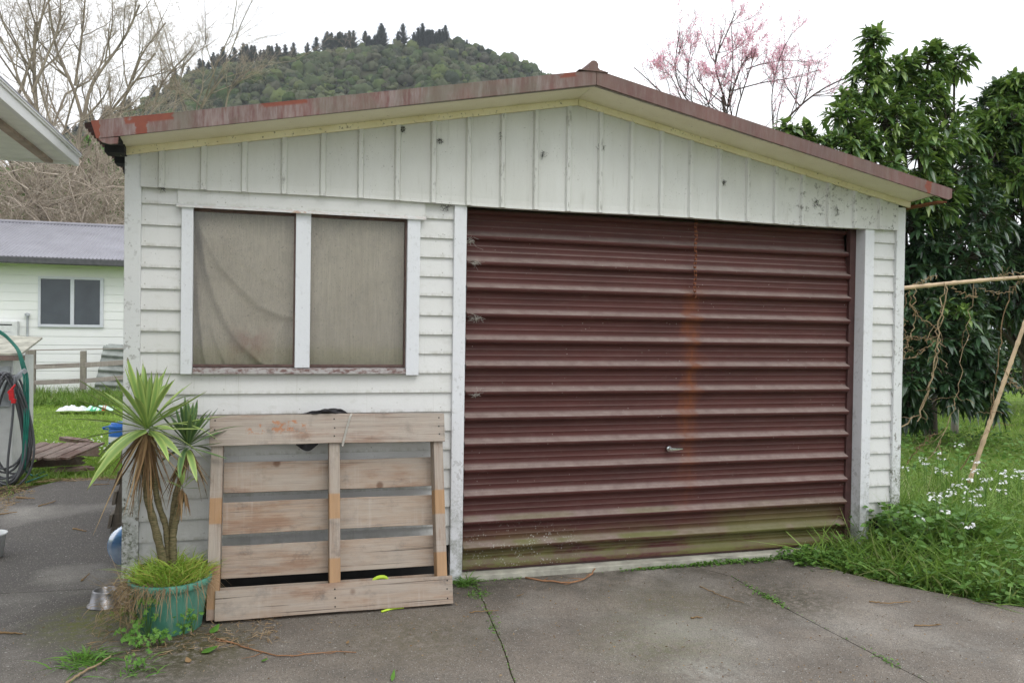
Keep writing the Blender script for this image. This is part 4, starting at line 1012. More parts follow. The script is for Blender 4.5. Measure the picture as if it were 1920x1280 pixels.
# neighbouring eave over the drive, upper left
NH = thing('near_house', 'corner of a near house roof with white fascia jutting in from the left', 'house', (-1.9, -3, 0))
ex, ey, ez = -.985, .238, 2.40
y0_ = -3.0
MB().box(ex - .025, ex, y0_, ey, ez, ez + .050).build('fascia', M['eave_white'], NH, bevel=.002)
mb = MB(); mb.box(ex - .03, ex + .008, y0_, ey + .01, ez + .050, ez + .060); mb.box(ex - .06, ex + .013, y0_, ey + .015, ez + .060, ez + .064); mb.build('roof_edge', M['eave_white'], NH)
MB().box(-3.2, ex - .025, y0_, ey - .02, ez + .022, ez + .032).build('soffit', plain('eave_lining', (.82, .82, .76), .6, .3, .08), NH)
MB().box(ex - .165, ex - .125, y0_, ey - .02, ez + .004, ez + .0215).build('batten', M['batten'], NH)
MB().box(-3.2, ex - .026, ey - .02, ey, ez + .006, ez + .055).build('end_board', M['eave_white'], NH)
mb = MB(); mb.prism([(ex + .01, y0_, ez + .066), (ex + .01, ey + .012, ez + .066), (-3.6, ey + .02, ez + .75), (-3.6, y0_, ez + .75)], (0, 0, .01)); mb.build('roof', M['house_roof'], NH)
MB().box(-3.2, -1.95, y0_, -.3, 0, ez + .02).build('wall', M['house'], NH)

# white cabinet with the hoses at the left edge
CB = thing('cabinet', 'low white cabinet with a pale slab top at the left edge', 'cabinet', (-2.55, 4.3, 0))
cx = at(24, 760, 4.15)[0]
MB().box(cx - .7, cx, 4.15, 4.9, 0, 1.20).build('body', M['white_plastic'], CB, bevel=.004)
mb = MB(); mb.prism([(cx - .75, 4.05, 1.23), (cx + .09, 4.05, 1.215), (cx + .07, 4.95, 1.36), (cx - .75, 4.95, 1.40)], (0, 0, .022)); mb.build('slab_top', M['slab'], CB, bevel=.004)
MB().box(cx - .75, cx + .12, 4.04, 4.07, 1.17, 1.215).build('edge_board', M['old_wood'], CB)
br = at(40, 715, 4.0); mb = MB(); mb.prism([(cx - .1, 4.09, br[2] - .05), (br[0] + .04, 3.93, br[2] + .13), (br[0] + .07, 3.93, br[2] + .10), (cx - .1, 4.09, br[2] - .16)], (0, .012, 0)); mb.prism([(cx - .25, 4.13, br[2] - .25), (cx - .02, 4.13, br[2] - .25), (cx - .02, 4.13, br[2] + .14), (cx - .25, 4.13, br[2] + .10)], (0, .012, 0)); mb.build('hose_bracket', M['grey_plastic'], CB, bevel=.002)
random.seed(8); mb = MB(); hc_ = at(16, 800, 4.0)
for i in range(13):
    a = np.linspace(0, 2 * np.pi, 36, endpoint=False); wv_ = random.uniform(.14, .23); hh = random.uniform(.44, .56); ox = random.uniform(-.05, .04)
    top_z = hc_[2] + .50 + random.uniform(-.02, .02)
    P = np.stack([hc_[0] + ox + wv_ * np.sin(a) * (1 - .35 * np.cos(a)), 4.02 - .01 * i + .02 * np.sin(a * 2 + i), top_z - hh + hh * np.cos(a) + .0 * a], 1)
    mb.tube(P, .0105, 7, closed=True)
mb.tube(resample([(hc_[0] + .08, 3.88, hc_[2] + .48), (hc_[0] + .07, 3.86, hc_[2] + .1), (hc_[0] + .03, 3.86, hc_[2] - .3), (hc_[0] + .03, 3.86, hc_[2] - .68)], 20), .011, 7)
setp(mb.build('coiled_hose', M['hose'], smooth=True), 'coil of dark grey hose hanging on the bracket of the white cabinet', 'hose')
mb = MB(); e_ = at(44, 880, 3.9)
for dx in (0, .018, .034):
    mb.tube(resample([at(-30, 612, 4.1) + [0, 0, dx], at(8, 628, 4.1) + [0, 0, dx * .6], at(33, 655, 4.0) + [dx * .5, 0, 0], at(45, 705, 3.95) + [dx, 0, 0], at(46, 790, 3.9) + [dx, 0, 0], at(42, 880, 3.9) + [dx * .5, 0, 0]], 40), .0085, 7)
mb.tube(resample([at(43, 876, 3.9), gnd(50, 885, .06), gnd(62, 893, .03), gnd(84, 884, .02)], 24), .0085, 7); mb.tube([gnd(48, 904, .02), gnd(88, 890, .03)], [.0085, .0085], 7)
setp(mb.build('green_hose', M['green_hose'], smooth=True), 'green garden hose looped over the cabinet and trailing onto the grass', 'hose')
mb = MB(); c = at(22, 735, 3.82); mb.box(c[0] - .02, c[0] + .02, 3.80, 3.83, c[2] - .07, c[2] + .02, .006); mb.tube([c + [-.03, 0, -.01], c + [.03, 0, .07]], [.012, .009], 7); mb.box(c[0] + .0, c[0] + .035, 3.80, 3.83, c[2] - .10, c[2] - .06, .004)
setp(mb.build('hose_clip', M['red'], bevel=.002), 'red plastic clip fastened on the grey hose coil', 'clip')

# right background: white wall, beam, purple brown panel
WB = thing('white_wall', 'white corrugated wall with a dark rail seen beyond the avocado tree', 'wall', (17, 16, 0))
a, b = at(1825, 640, 16), at(2000, 672, 16); xs = np.arange(a[0], a[0] + 5, .03)
V = [(x, 16 + .02 * math.sin(x * 40), z) for x in xs for z in (b[2], a[2] + .35)]
mk('panel', V, [(2 * i, 2 * i + 2, 2 * i + 3, 2 * i + 1) for i in range(len(xs) - 1)], M['white_plastic'], WB)
c = at(1868, 690, 15.8); MB().box(c[0], c[0] + 4, 15.8, 15.9, c[2], c[2] + .2).build('rail', M['dark_wood'], WB)
c = at(1880, 720, 15.7); MB().box(c[0], c[0] + 4, 15.85, 15.95, 0, c[2] + .37).build('lower_panel', M['purple'], WB)
MB().box(c[0] - 1.2, c[0] - 1.05, 15.9, 16.0, 0, c[2] + .9).build('post', M['dark_wood'], WB)

# ============================================================ bare willows and scrub behind the house
def tree_levels(P, Rd, spec, rng):
    """spec: list of (children, ratio, angle, up, wob, n)"""
    out = [(P, Rd)]
    for ch, ra, an, up, wo, n in spec:
        P, Rd = grow(P, Rd, ch, ra, an, rng, up=up, wob=wo, n=n); out.append((P, Rd))
    return out
def limbs(specs, Y, r):
    P, Rr = [], []
    for k, (pts, r0) in enumerate(specs):
        Q = resample([at(x, y, Y + (dy[0] if dy else 0)) for x, y, *dy in pts], 12); P.append(Q); Rr.append(np.linspace(r0, r0 * .45, 12))
    return np.array(P), np.array(Rr)
rng = np.random.default_rng(21)
WILL = [
 ('tall bare willow with a forked grey trunk, leftmost behind the low house', 24, [([(72, 440), (74, 300), (68, 210), (60, 120), (66, 40)], .13), ([(68, 210), (45, 120), (20, 60), (-10, 20)], .06), ([(66, 180), (95, 110), (120, 50), (118, -10)], .06), ([(30, 170), (55, 100), (70, 40), (82, -20)], .07)]),
 ('bare willow with a thick leaning trunk forking low behind the low house', 25, [([(140, 440), (142, 330), (150, 260), (158, 215)], .17), ([(156, 225), (140, 165), (112, 115), (100, 60), (92, 0)], .08), ([(158, 220), (168, 160), (200, 120), (238, 68), (262, 10)], .09), ([(140, 160), (150, 90), (158, 20), (160, -30)], .06)]),
 ('bare willow with an upright slim trunk standing nearest the garage corner', 27, [([(200, 440), (205, 360), (196, 300), (215, 240)], .11), ([(140, 330), (175, 265), (215, 195), (250, 160), (290, 100)], .09), ([(215, 235), (240, 160), (262, 100), (310, 40)], .07), ([(205, 350), (170, 300), (148, 270)], .05)]),
 ('broken bare willow with a snapped leaning limb behind the low house', 22, [([(85, 440), (84, 370), (82, 330)], .12), ([(75, 400), (110, 385), (160, 370)], .06), ([(150, 420), (165, 360), (185, 290), (178, 270)], .10), ([(82, 350), (100, 325), (135, 295)], .09)]),
 ('pale twiggy bare tree spreading in front of the hill over the garage roof', 30, [([(350, 330), (358, 240), (380, 190), (420, 140)], .10), ([(300, 330), (320, 240), (330, 180), (345, 120)], .08), ([(420, 300), (420, 220), (430, 160), (470, 130)], .07), ([(250, 300), (280, 220), (300, 150), (360, 90)], .08), ([(380, 200), (340, 165), (300, 160)], .05)]),
]
def willow(lab, Y, sp, spec, mat_t='willow', mat_c='twig', name='bare_tree', cat='tree', grp='bare trees behind the low house', part='twigs'):
    P, Rd = limbs(sp, Y, .1); Rd = Rd * .72; P[:, :, 1] += rng.normal(size=(len(P), 1)) * .2; P[0, 0, 2] = min(P[0, 0, 2], -.1)
    b = P[0, 0]; t = thing(name, lab, cat, (b[0], b[1], 0), grp)
    lv = tree_levels(P, Rd, spec, rng)
    v, f = join([tubes(p, r, 6) for p, r in lv[:2]]); mk('trunk', v, f, M[mat_t], t, smooth=True)
    v, f = join([tubes(p, r, 3) for p, r in lv[2:]]); mk(part, v, f, M[mat_c], t)
    return t, lv
for lab, Y, sp in WILL:
    willow(lab, Y, sp, [(8, .6, 38, .10, .16, 6), (7, .6, 38, .08, .2, 6), (7, .62, 38, .03, .24, 5), (5, .65, 38, -.03, .28, 4)])
# a low tangle of bare scrub between the trunks, one mass
n = 1300; P0 = np.stack([rng.uniform(-16, -2.6, n), rng.uniform(20, 31, n), rng.uniform(.3, 5.6, n)], 1)
d = unit(rng.normal(size=(n, 3)) * [.8, .5, .4] + [0, 0, .7]); st = rng.uniform(.15, .45, (n, 1)); pts = [P0]
for k in range(7): d = unit(d + rng.normal(size=(n, 3)) * .28); pts.append(pts[-1] + d * st)
P = np.stack(pts, 1); Rd = np.linspace(.022, .009, 8)[None].repeat(n, 0)
P2, R2 = grow(P, Rd, 7, .6, 45, rng, up=0, wob=.3, n=5, rmin=.005); P3, R3 = grow(P2, R2, 5, .6, 45, rng, up=-.05, wob=.3, n=4, rmin=.004)
v, f = join([tubes(P, Rd, 3), tubes(P2, R2, 3), tubes(P3, R3, 3)])
setp(mk('scrub', v, f, M['twig']), 'tangled mass of bare tan scrub behind the low house', 'scrub', kind='stuff')
def leafcloud(n, c, rad, L_, W_, rng, droop=.2):
    u = unit(rng.normal(size=(n, 3))); p = np.array(c) + u * np.array(rad) * rng.uniform(.45, 1, (n, 1)) ** .6
    return blades(p, u + rng.normal(size=(n, 3)) * .7, np.tile([0, 0, -droop], (n, 1)), rng.uniform(.7, 1.2, n) * L_, W_, [.3, 1, .7, .05], .3, rng=rng)[:2]
b = at(222, 330, 40); parts = []
for i in range(46):
    q = at(rng.uniform(165, 260), rng.uniform(265, 400), rng.uniform(38, 46)); parts.append(leafcloud(200, q, (.9, .9, .7), .22, .09, rng))
for i in range(70):
    q = at(rng.uniform(-10, 170), rng.uniform(330, 430), rng.uniform(40, 50)); parts.append(leafcloud(90, q, (.9, .9, .7), .22, .09, rng))
v, f = join(parts); setp(mk('green_bushes', v, f, M['bright_bush']), 'bright green bushes seen between the bare trunks beside the garage corner', 'bushes', kind='stuff')

# ============================================================ blossom tree
rng = np.random.default_rng(33); BY = 7.4
bt = thing('blossom_tree', 'bare branched tree with pink blossom rising behind the right roof slope', 'blossom tree', (8.1, 7.5, 0))
sp = [([(1420, 430), (1385, 300), (1366, 215), (1362, 178)], .06), ([(1362, 200), (1350, 165), (1330, 120), (1352, 75), (1368, 28)], .026), ([(1366, 200), (1378, 165), (1398, 120), (1420, 90)], .03),
      ([(1380, 300), (1320, 220), (1278, 180), (1262, 140), (1275, 60)], .022), ([(1278, 185), (1240, 150), (1205, 152)], .012), ([(1285, 180), (1300, 120), (1318, 60)], .014),
      ([(1430, 360), (1450, 250), (1490, 205), (1540, 165), (1590, 145)], .034), ([(1500, 200), (1475, 150), (1480, 90)], .016), ([(1400, 130), (1450, 110), (1500, 100), (1560, 95)], .016), ([(1352, 110), (1390, 85), (1430, 45)], .012), ([(1380, 160), (1340, 145), (1300, 150)], .012), ([(1450, 250), (1440, 180), (1450, 110), (1470, 70)], .015), ([(1375, 170), (1440, 150), (1500, 140), (1560, 120)], .016), ([(1300, 215), (1330, 190), (1340, 150), (1345, 110)], .012)]
P, Rd = limbs(sp, BY, .1); P[0, 0, 2] = 0; Rd = Rd * .75; P[:, :, 1] += (rng.normal(size=(len(P), 1)) * .35) * np.linspace(0, 1, 12)[None]
lv = tree_levels(P, Rd, [(10, .5, 38, .12, .13, 6), (7, .55, 38, .12, .16, 5)], rng)
v, f = tubes(*lv[0], 6); mk('trunk', v, f, M['blossom_bark'], bt, smooth=True)
v, f = join([tubes(p, np.minimum(r, .012), 4) for p, r in lv[1:]]); mk('branches', v, f, M['blossom_bark'], bt)
p2 = np.concatenate([lv[1][0].reshape(-1, 3), lv[2][0].reshape(-1, 3)]); 
q = np.concatenate([p[:, :-1] + (p[:, 1:] - p[:, :-1]) * u for p, _ in lv[1:] for u in (.25, .6)], 0) if False else p2
keep = rng.uniform(size=len(q)) < .40; q = q[keep]; q = np.repeat(q, 6, 0) + rng.normal(size=(len(q) * 6, 3)) * .020; n = len(q)
v, f, _ = blades(q, rng.normal(size=(n, 3)), np.zeros((n, 3)), rng.uniform(.014, .026, n), .009, [.5, 1, .5], .2, rng=rng); mk('blossom', v, f, M['petal'], bt)

# ============================================================ avocado trees
rng = np.random.default_rng(44)
APROF = [.12, .75, 1, .7, .04]
def whorls(centers, outd, nl, L_, rng, droop=.55, mat=None):
    n = len(centers); P = np.repeat(centers, nl, 0); a = rng.uniform(0, 2 * np.pi, n * nl); o = np.repeat(outd, nl, 0)
    t1 = unit(np.cross(o, [0.3, .2, .9])); t2 = np.cross(o, t1); spread = rng.uniform(.5, 1.5, (n * nl, 1))
    D = o * .75 + (t1 * np.cos(a)[:, None] + t2 * np.sin(a)[:, None]) * spread + [0, 0, .1]
    P = P - o * rng.uniform(0, .16, (n * nl, 1)); B = np.tile([0, 0, -1.], (n * nl, 1)) * rng.uniform(.25, 1.0, (n * nl, 1)) * droop * 1.4
    L2 = rng.uniform(.5, 1.35, n * nl) * L_
    return blades(P, D, B, L2, L2 * rng.uniform(.13, .20, n * nl), APROF, .35, up=unit(rng.normal(size=(n * nl, 3)) * .25 + [0, 0, 1.]), rng=rng)[:2]
def avocado(lab, loc, lobes, trunk, light, grp):
    t = thing('avocado_tree', lab, 'avocado tree', loc, grp)
    v, f = [], []; parts, dark, tw = [], [], []
    base = np.array(trunk[1])
    for (px, py, Y, r, kind, nw) in lobes:
        c = at(px, py, Y); u = unit(rng.normal(size=(nw, 3)) + [0, -.35, .2]); rr = rng.uniform(.35, 1, (nw, 1)) ** .5
        C = c + u * rr * np.array([r, r * .9, r * .85]); w_ = whorls(C, unit(u + [0, 0, .35]), 14, .175, rng)
        (parts if kind else dark).append(w_)
        sel = rng.uniform(size=nw) < .55; E = C[sel]; S = np.tile(c, (len(E), 1)); mid = (S + E) / 2 + rng.normal(size=E.shape) * .08
        tw.append(tubes(np.stack([S, mid, E], 1), np.tile([.014, .009, .005], (len(E), 1)), 4))
        tt = resample([base, base * .5 + c * .5 + rng.normal(size=3) * .15 + [0, 0, .2], c], 8); tw.append(tubes(tt[None], np.linspace(.05, .014, 8)[None], 6))
    tp = resample(trunk, 10); v, f = join([tubes(tp[None], np.linspace(.11, .06, 10)[None], 10)] + tw); mk('trunk', v, f, M['avo_bark'], t, smooth=True)
    if parts: v, f = join(parts); mk('crown', v, f, M['avo_leaf'], t, smooth=True)
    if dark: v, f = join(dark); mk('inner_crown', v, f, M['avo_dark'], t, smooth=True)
    return t
A0 = gnd(1745, 812)
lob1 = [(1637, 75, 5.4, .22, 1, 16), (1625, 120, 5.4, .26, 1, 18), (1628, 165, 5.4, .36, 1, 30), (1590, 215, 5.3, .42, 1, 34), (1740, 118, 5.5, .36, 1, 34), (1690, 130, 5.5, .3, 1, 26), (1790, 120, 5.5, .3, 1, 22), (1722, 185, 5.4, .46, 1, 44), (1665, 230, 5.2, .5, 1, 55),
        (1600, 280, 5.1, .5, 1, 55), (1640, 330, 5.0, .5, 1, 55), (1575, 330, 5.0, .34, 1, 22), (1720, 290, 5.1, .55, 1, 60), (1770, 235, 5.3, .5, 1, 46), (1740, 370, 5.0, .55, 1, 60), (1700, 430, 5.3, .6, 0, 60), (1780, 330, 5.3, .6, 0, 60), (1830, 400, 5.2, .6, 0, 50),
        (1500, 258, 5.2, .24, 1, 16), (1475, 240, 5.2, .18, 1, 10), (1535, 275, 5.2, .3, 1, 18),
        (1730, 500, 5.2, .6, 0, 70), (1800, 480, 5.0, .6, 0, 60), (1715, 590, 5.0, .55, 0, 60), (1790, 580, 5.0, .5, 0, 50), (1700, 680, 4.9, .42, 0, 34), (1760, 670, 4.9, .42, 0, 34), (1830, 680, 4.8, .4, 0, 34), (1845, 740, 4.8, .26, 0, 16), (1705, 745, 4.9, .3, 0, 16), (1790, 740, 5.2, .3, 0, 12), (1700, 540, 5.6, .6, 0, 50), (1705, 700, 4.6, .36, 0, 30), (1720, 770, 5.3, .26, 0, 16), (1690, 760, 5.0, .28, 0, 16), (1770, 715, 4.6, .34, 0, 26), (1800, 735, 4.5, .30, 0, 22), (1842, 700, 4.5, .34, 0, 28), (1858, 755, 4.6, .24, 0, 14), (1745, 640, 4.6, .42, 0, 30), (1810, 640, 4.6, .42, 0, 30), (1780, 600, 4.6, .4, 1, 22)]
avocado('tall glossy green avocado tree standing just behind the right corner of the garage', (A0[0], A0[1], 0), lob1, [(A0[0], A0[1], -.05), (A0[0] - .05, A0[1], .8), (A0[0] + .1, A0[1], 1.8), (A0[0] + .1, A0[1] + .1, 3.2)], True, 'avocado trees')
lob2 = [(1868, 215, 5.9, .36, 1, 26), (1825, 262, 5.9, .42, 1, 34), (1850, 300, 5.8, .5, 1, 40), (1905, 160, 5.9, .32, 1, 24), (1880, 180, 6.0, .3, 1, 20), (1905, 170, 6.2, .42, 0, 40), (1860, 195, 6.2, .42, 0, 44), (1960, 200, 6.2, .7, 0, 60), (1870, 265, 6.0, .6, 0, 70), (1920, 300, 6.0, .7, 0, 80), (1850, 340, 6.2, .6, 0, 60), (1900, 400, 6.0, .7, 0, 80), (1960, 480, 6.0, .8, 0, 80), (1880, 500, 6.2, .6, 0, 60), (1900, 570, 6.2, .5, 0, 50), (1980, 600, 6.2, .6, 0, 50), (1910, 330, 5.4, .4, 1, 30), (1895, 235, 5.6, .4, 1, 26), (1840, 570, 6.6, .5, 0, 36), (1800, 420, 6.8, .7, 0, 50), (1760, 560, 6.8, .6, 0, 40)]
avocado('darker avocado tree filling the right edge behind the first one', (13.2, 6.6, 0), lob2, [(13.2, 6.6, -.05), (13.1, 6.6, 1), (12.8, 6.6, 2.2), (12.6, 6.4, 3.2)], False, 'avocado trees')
# shade planting behind, closes the view under the trees
parts = []
for i in range(60):
    q = at(rng.uniform(1692, 1960), rng.uniform(480, 700), rng.uniform(8.5, 10.5)); parts.append(leafcloud(170, q, (.6, .5, .45), .15, .035, rng))
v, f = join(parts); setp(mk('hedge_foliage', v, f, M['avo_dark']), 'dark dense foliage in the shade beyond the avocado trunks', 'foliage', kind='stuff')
s0 = gnd(1790, 808); mb = MB(); mb.tube([(s0[0], s0[1], -.1), (s0[0], s0[1], .3), (s0[0] + .02, s0[1], .62)], [.06, .055, .055], 8)
setp(mb.build('stump', M['grey_wood_z'], smooth=False), 'short grey timber post in the grass beside the avocado trunk', 'post')

# ============================================================ bamboo frame with dead vines
def bamboo(name, a, b, r, lab, n=7):
    a, b = np.array(a, float), np.array(b, float); P, Rr = [], []; ln = np.linalg.norm(b - a)
    for i in range(n * 6 + 1):
        t = i / (n * 6); k = i % 6; P.append(a + (b - a) * t + [0, 0, .02 * math.sin(t * 3)]); Rr.append(r * (1.22 if k == 0 else (.94 if k in (1, 5) else 1)) * (1 - .2 * t))
    mb = MB(); mb.tube(P, Rr, 12); o = mb.build(name, M['bamboo'], smooth=True)
    return setp(o, lab, 'bamboo pole', 'bamboo poles of the vine frame')
hb0, hb1 = at(1640, 546, 1.2), at(2060, 512, 1.2)
bamboo('bamboo_pole', hb0, hb1, .020, 'level bamboo pole running off right from behind the garage corner', 9)
bamboo('bamboo_pole', at(1817, 905, 1.3), at(1960, 500, 1.2), .021, 'slanting bamboo pole propped up from the long grass', 11)
bamboo('bamboo_pole', (5.22, 1.25, -.05), (5.2, 1.25, 2.0), .02, 'upright bamboo pole hidden behind the garage corner', 8)
rng = np.random.default_rng(55)
def vine(pts, r, n=26, wob=.012):
    Q = resample([at(x, y, Y) for x, y, Y in pts], n); Q[1:-1] += rng.normal(size=(n - 2, 3)) * wob; return Q
VN = [([(1770, 530, 1.15), (1765, 600, 1.15), (1758, 650, 1.15), (1745, 720, 1.15), (1730, 770, 1.2), (1690, 800, 1.2)], .006), ([(1772, 530, 1.2), (1762, 610, 1.2), (1755, 680, 1.2), (1728, 775, 1.2), (1720, 790, 1.2)], .005),
      ([(1826, 530, 1.2), (1815, 620, 1.2), (1800, 700, 1.2), (1790, 770, 1.2), (1765, 820, 1.2), (1740, 860, 1.2)], .003), ([(1892, 545, 1.2), (1880, 620, 1.2), (1870, 700, 1.2), (1862, 760, 1.25), (1850, 820, 1.3), (1800, 880, 1.4)], .005),
      ([(1705, 545, 1.1), (1712, 580, 1.1), (1730, 600, 1.1), (1760, 618, 1.1)], .004), ([(1692, 640, 1.1), (1720, 630, 1.1), (1755, 640, 1.1)], .004), ([(1715, 540, 1.1), (1718, 600, 1.1), (1700, 650, 1.1), (1690, 690, 1.1)], .004), ([(1700, 550, 1.1), (1692, 600, 1.1), (1705, 660, 1.1)], .003),
      ([(1780, 535, 1.15), (1800, 548, 1.15), (1832, 560, 1.15), (1830, 545, 1.15)], .004), ([(1835, 540, 1.2), (1870, 552, 1.2), (1900, 545, 1.2), (1920, 520, 1.2)], .003), ([(1710, 535, 1.2), (1740, 522, 1.2), (1757, 516, 1.2)], .003), ([(1850, 525, 1.2), (1880, 515, 1.2), (1930, 512, 1.2)], .003),
      ([(1690, 670, 1.1), (1712, 672, 1.1), (1730, 660, 1.1), (1750, 640, 1.1)], .003), ([(1700, 870, 1.0), (1720, 840, 1.0), (1752, 812, 1.0)], .004), ([(1885, 690, 1.2), (1900, 715, 1.2), (1930, 740, 1.2)], .004)]
mb = MB(); TW = []
for pts, r in VN:
    q = vine(pts, r); mb.tube(q, r, 5); TW.append(q[::2][:13])
TP = np.array([resample(q, 13) for q in TW]); P2, R2 = grow(TP, np.full(TP.shape[:2], .004), 8, .22, 60, rng, up=-.05, wob=.45, n=6, rmin=.0022)
vv, ff = tubes(P2, R2, 4); mb.add(vv, ff)
setp(mb.build('dead_vine', M['straw']), 'dry leafless vine stems dangling from the level bamboo pole', 'vine')

# ============================================================ grass
def edge_x(y): return np.interp(y, [-6, -4, -2.8, -1.9, -1.38, -1.1, -.75, -.44, -.12, .0, .01], [6.2, 6.0, 5.6, 4.9, 4.3, 4.02, 3.77, 3.62, 3.52, 3.5, 4.42])
rng = np.random.default_rng(66)
def grass(name, n, xr, yr, cond, Lr, W_, mat, lab, cat, lean=.5, bend=.7, z=-.05, clump=0):
    x = rng.uniform(*xr, n); y = rng.uniform(*yr, n)
    if clump:
        c = np.stack([rng.uniform(*xr, clump), rng.uniform(*yr, clump)], 1); k = rng.integers(clump, size=n); x = c[k, 0] + rng.normal(size=n) * .07; y = c[k, 1] + rng.normal(size=n) * .07
    m = cond(x, y); x, y = x[m], y[m]; n = len(x)
    D = np.stack([rng.normal(size=n) * lean, rng.normal(size=n) * lean, np.ones(n)], 1); h = unit(rng.normal(size=(n, 3)) * [1, 1, 0])
    B = h * rng.uniform(0, bend, (n, 1)) - [0, 0, 1] * rng.uniform(0, bend * .6, (n, 1)); L_ = rng.uniform(*Lr, n)
    v, f, _ = blades(np.stack([x, y, np.full(n, z)], 1), D, B, L_, W_ * rng.uniform(.6, 1.3, n), [.7, 1, .6, .06], .25, rng=rng)
    return v, f
def G_(name, lab, cat, mat, *parts): v, f = join(parts); return setp(mk(name, v, f, M[mat]), lab, cat, kind='stuff')
R_in = lambda m: (lambda x, y: x > edge_x(y) + m)
# the right bank of long grass
G_('long_grass', 'rank of long green grass and weeds along the right side of the driveway', 'long grass', 'grass',
   grass('', 22000, (3.5, 8.2), (-2.4, 1.8), R_in(.08), (.20, .44), .0058, None, '', '', .42, 1.0, clump=900), grass('', 5000, (3.6, 6.2), (-2.4, .6), R_in(.0), (.12, .34), .0062, None, '', '', .8, 1.2, clump=500),
   grass('', 7000, (3.5, 9), (-2.4, 3.2), R_in(.05), (.08, .22), .0045, None, '', '', .6, .9),
   grass('', 9000, (4.5, 16), (1.5, 9), lambda x, y: x > .6 * y, (.06, .17), .006, None, '', '', .5, .6),
   grass('', 2600, (4.15, 5.0), (-.5, .9), R_in(.05), (.3, .6), .0055, None, '', '', .3, .9, clump=110), grass('', 2600, (3.8, 6.6), (-1.9, .6), R_in(.1), (.26, .52), .0065, None, '', '', .5, 1.2, clump=160), grass('', 1500, (3.6, 4.6), (-1.2, .0), R_in(.02), (.06, .2), .004, None, '', '', .8, .9))
def lawn_cond(x, y):
    dr = (x > -2.35 + .12 * np.sin(y * 5)) & (y < 4.12 + .1 * np.sin(x * 7)) & (x < -.6)
    lft = (x < -2.1 - (y < 3.2) * (3.2 - y) * .9); return (~dr) & ((y > 4.1) | lft)
G_('lawn_grass', 'mown green lawn blades beyond the driveway on the left', 'lawn', 'lawn_blade',
   grass('', 60000, (-9, -.2), (2.4, 15), lawn_cond, (.035, .085), .0055, None, '', '', .8, .8), grass('', 26000, (-4.2, -.8), (3.6, 7), lawn_cond, (.03, .08), .004, None, '', '', .8, .8), grass('', 9000, (9, 26), (5, 16), lambda x, y: x > 0, (.06, .14), .009, None, '', '', .6, .6))
G_('fence_grass', 'taller rough grass growing under the rail fence', 'rough grass', 'grass',
   grass('', 9000, (-7, -1.2), (12.5, 14.6), lambda x, y: x < 5, (.15, .42), .007, None, '', '', .3, .6, clump=300), grass('', 4000, (-7, -1.2), (12.7, 13.9), lambda x, y: x < 5, (.1, .3), .009, None, '', '', .6, .6),
   grass('', 900, (-2.9, -1.5), (3.9, 4.5), lambda x, y: (y > 4.15) | (x < -2.1), (.1, .2), .004, None, '', '', .4, .7, clump=16), grass('', 500, (-2.5, -2.15), (3.3, 4.1), lambda x, y: x < 0, (.05, .14), .004, None, '', '', .5, .7, clump=14))
# straw edge of the lawn
def scatter(n, cond, xr, yr, L_, W_, z=.004):
    x = rng.uniform(*xr, n); y = rng.uniform(*yr, n); m = cond(x, y); x, y = x[m], y[m]; n = len(x)
    D = np.stack([rng.normal(size=n), rng.normal(size=n), np.abs(rng.normal(size=n)) * .12], 1)
    return blades(np.stack([x, y, np.full(n, z)], 1), D, np.zeros((n, 3)), rng.uniform(.4, 1.2, n) * L_, W_, [.5, 1, .8, .3], .2, rng=rng)[:2]
G_('dry_grass', 'dry grass clippings lying where the lawn meets the driveway', 'dry grass', 'straw',
   scatter(1500, lambda x, y: abs(y - 4.12) < .10, (-2.1, -.7), (3.9, 4.3), .06, .0025), scatter(1300, lambda x, y: abs(x + 2.2) < .12 + .1 * (y < 3.6), (-2.5, -1.9), (2.6, 4.2), .06, .0025), scatter(700, lambda x, y: abs(x - edge_x(y)) < .05, (3.4, 5.5), (-2.2, -.1), .06, .0025),
   scatter(500, lambda x, y: (x > -.8) & (x < .1), (-.8, .1), (-.75, -.35), .05, .002))
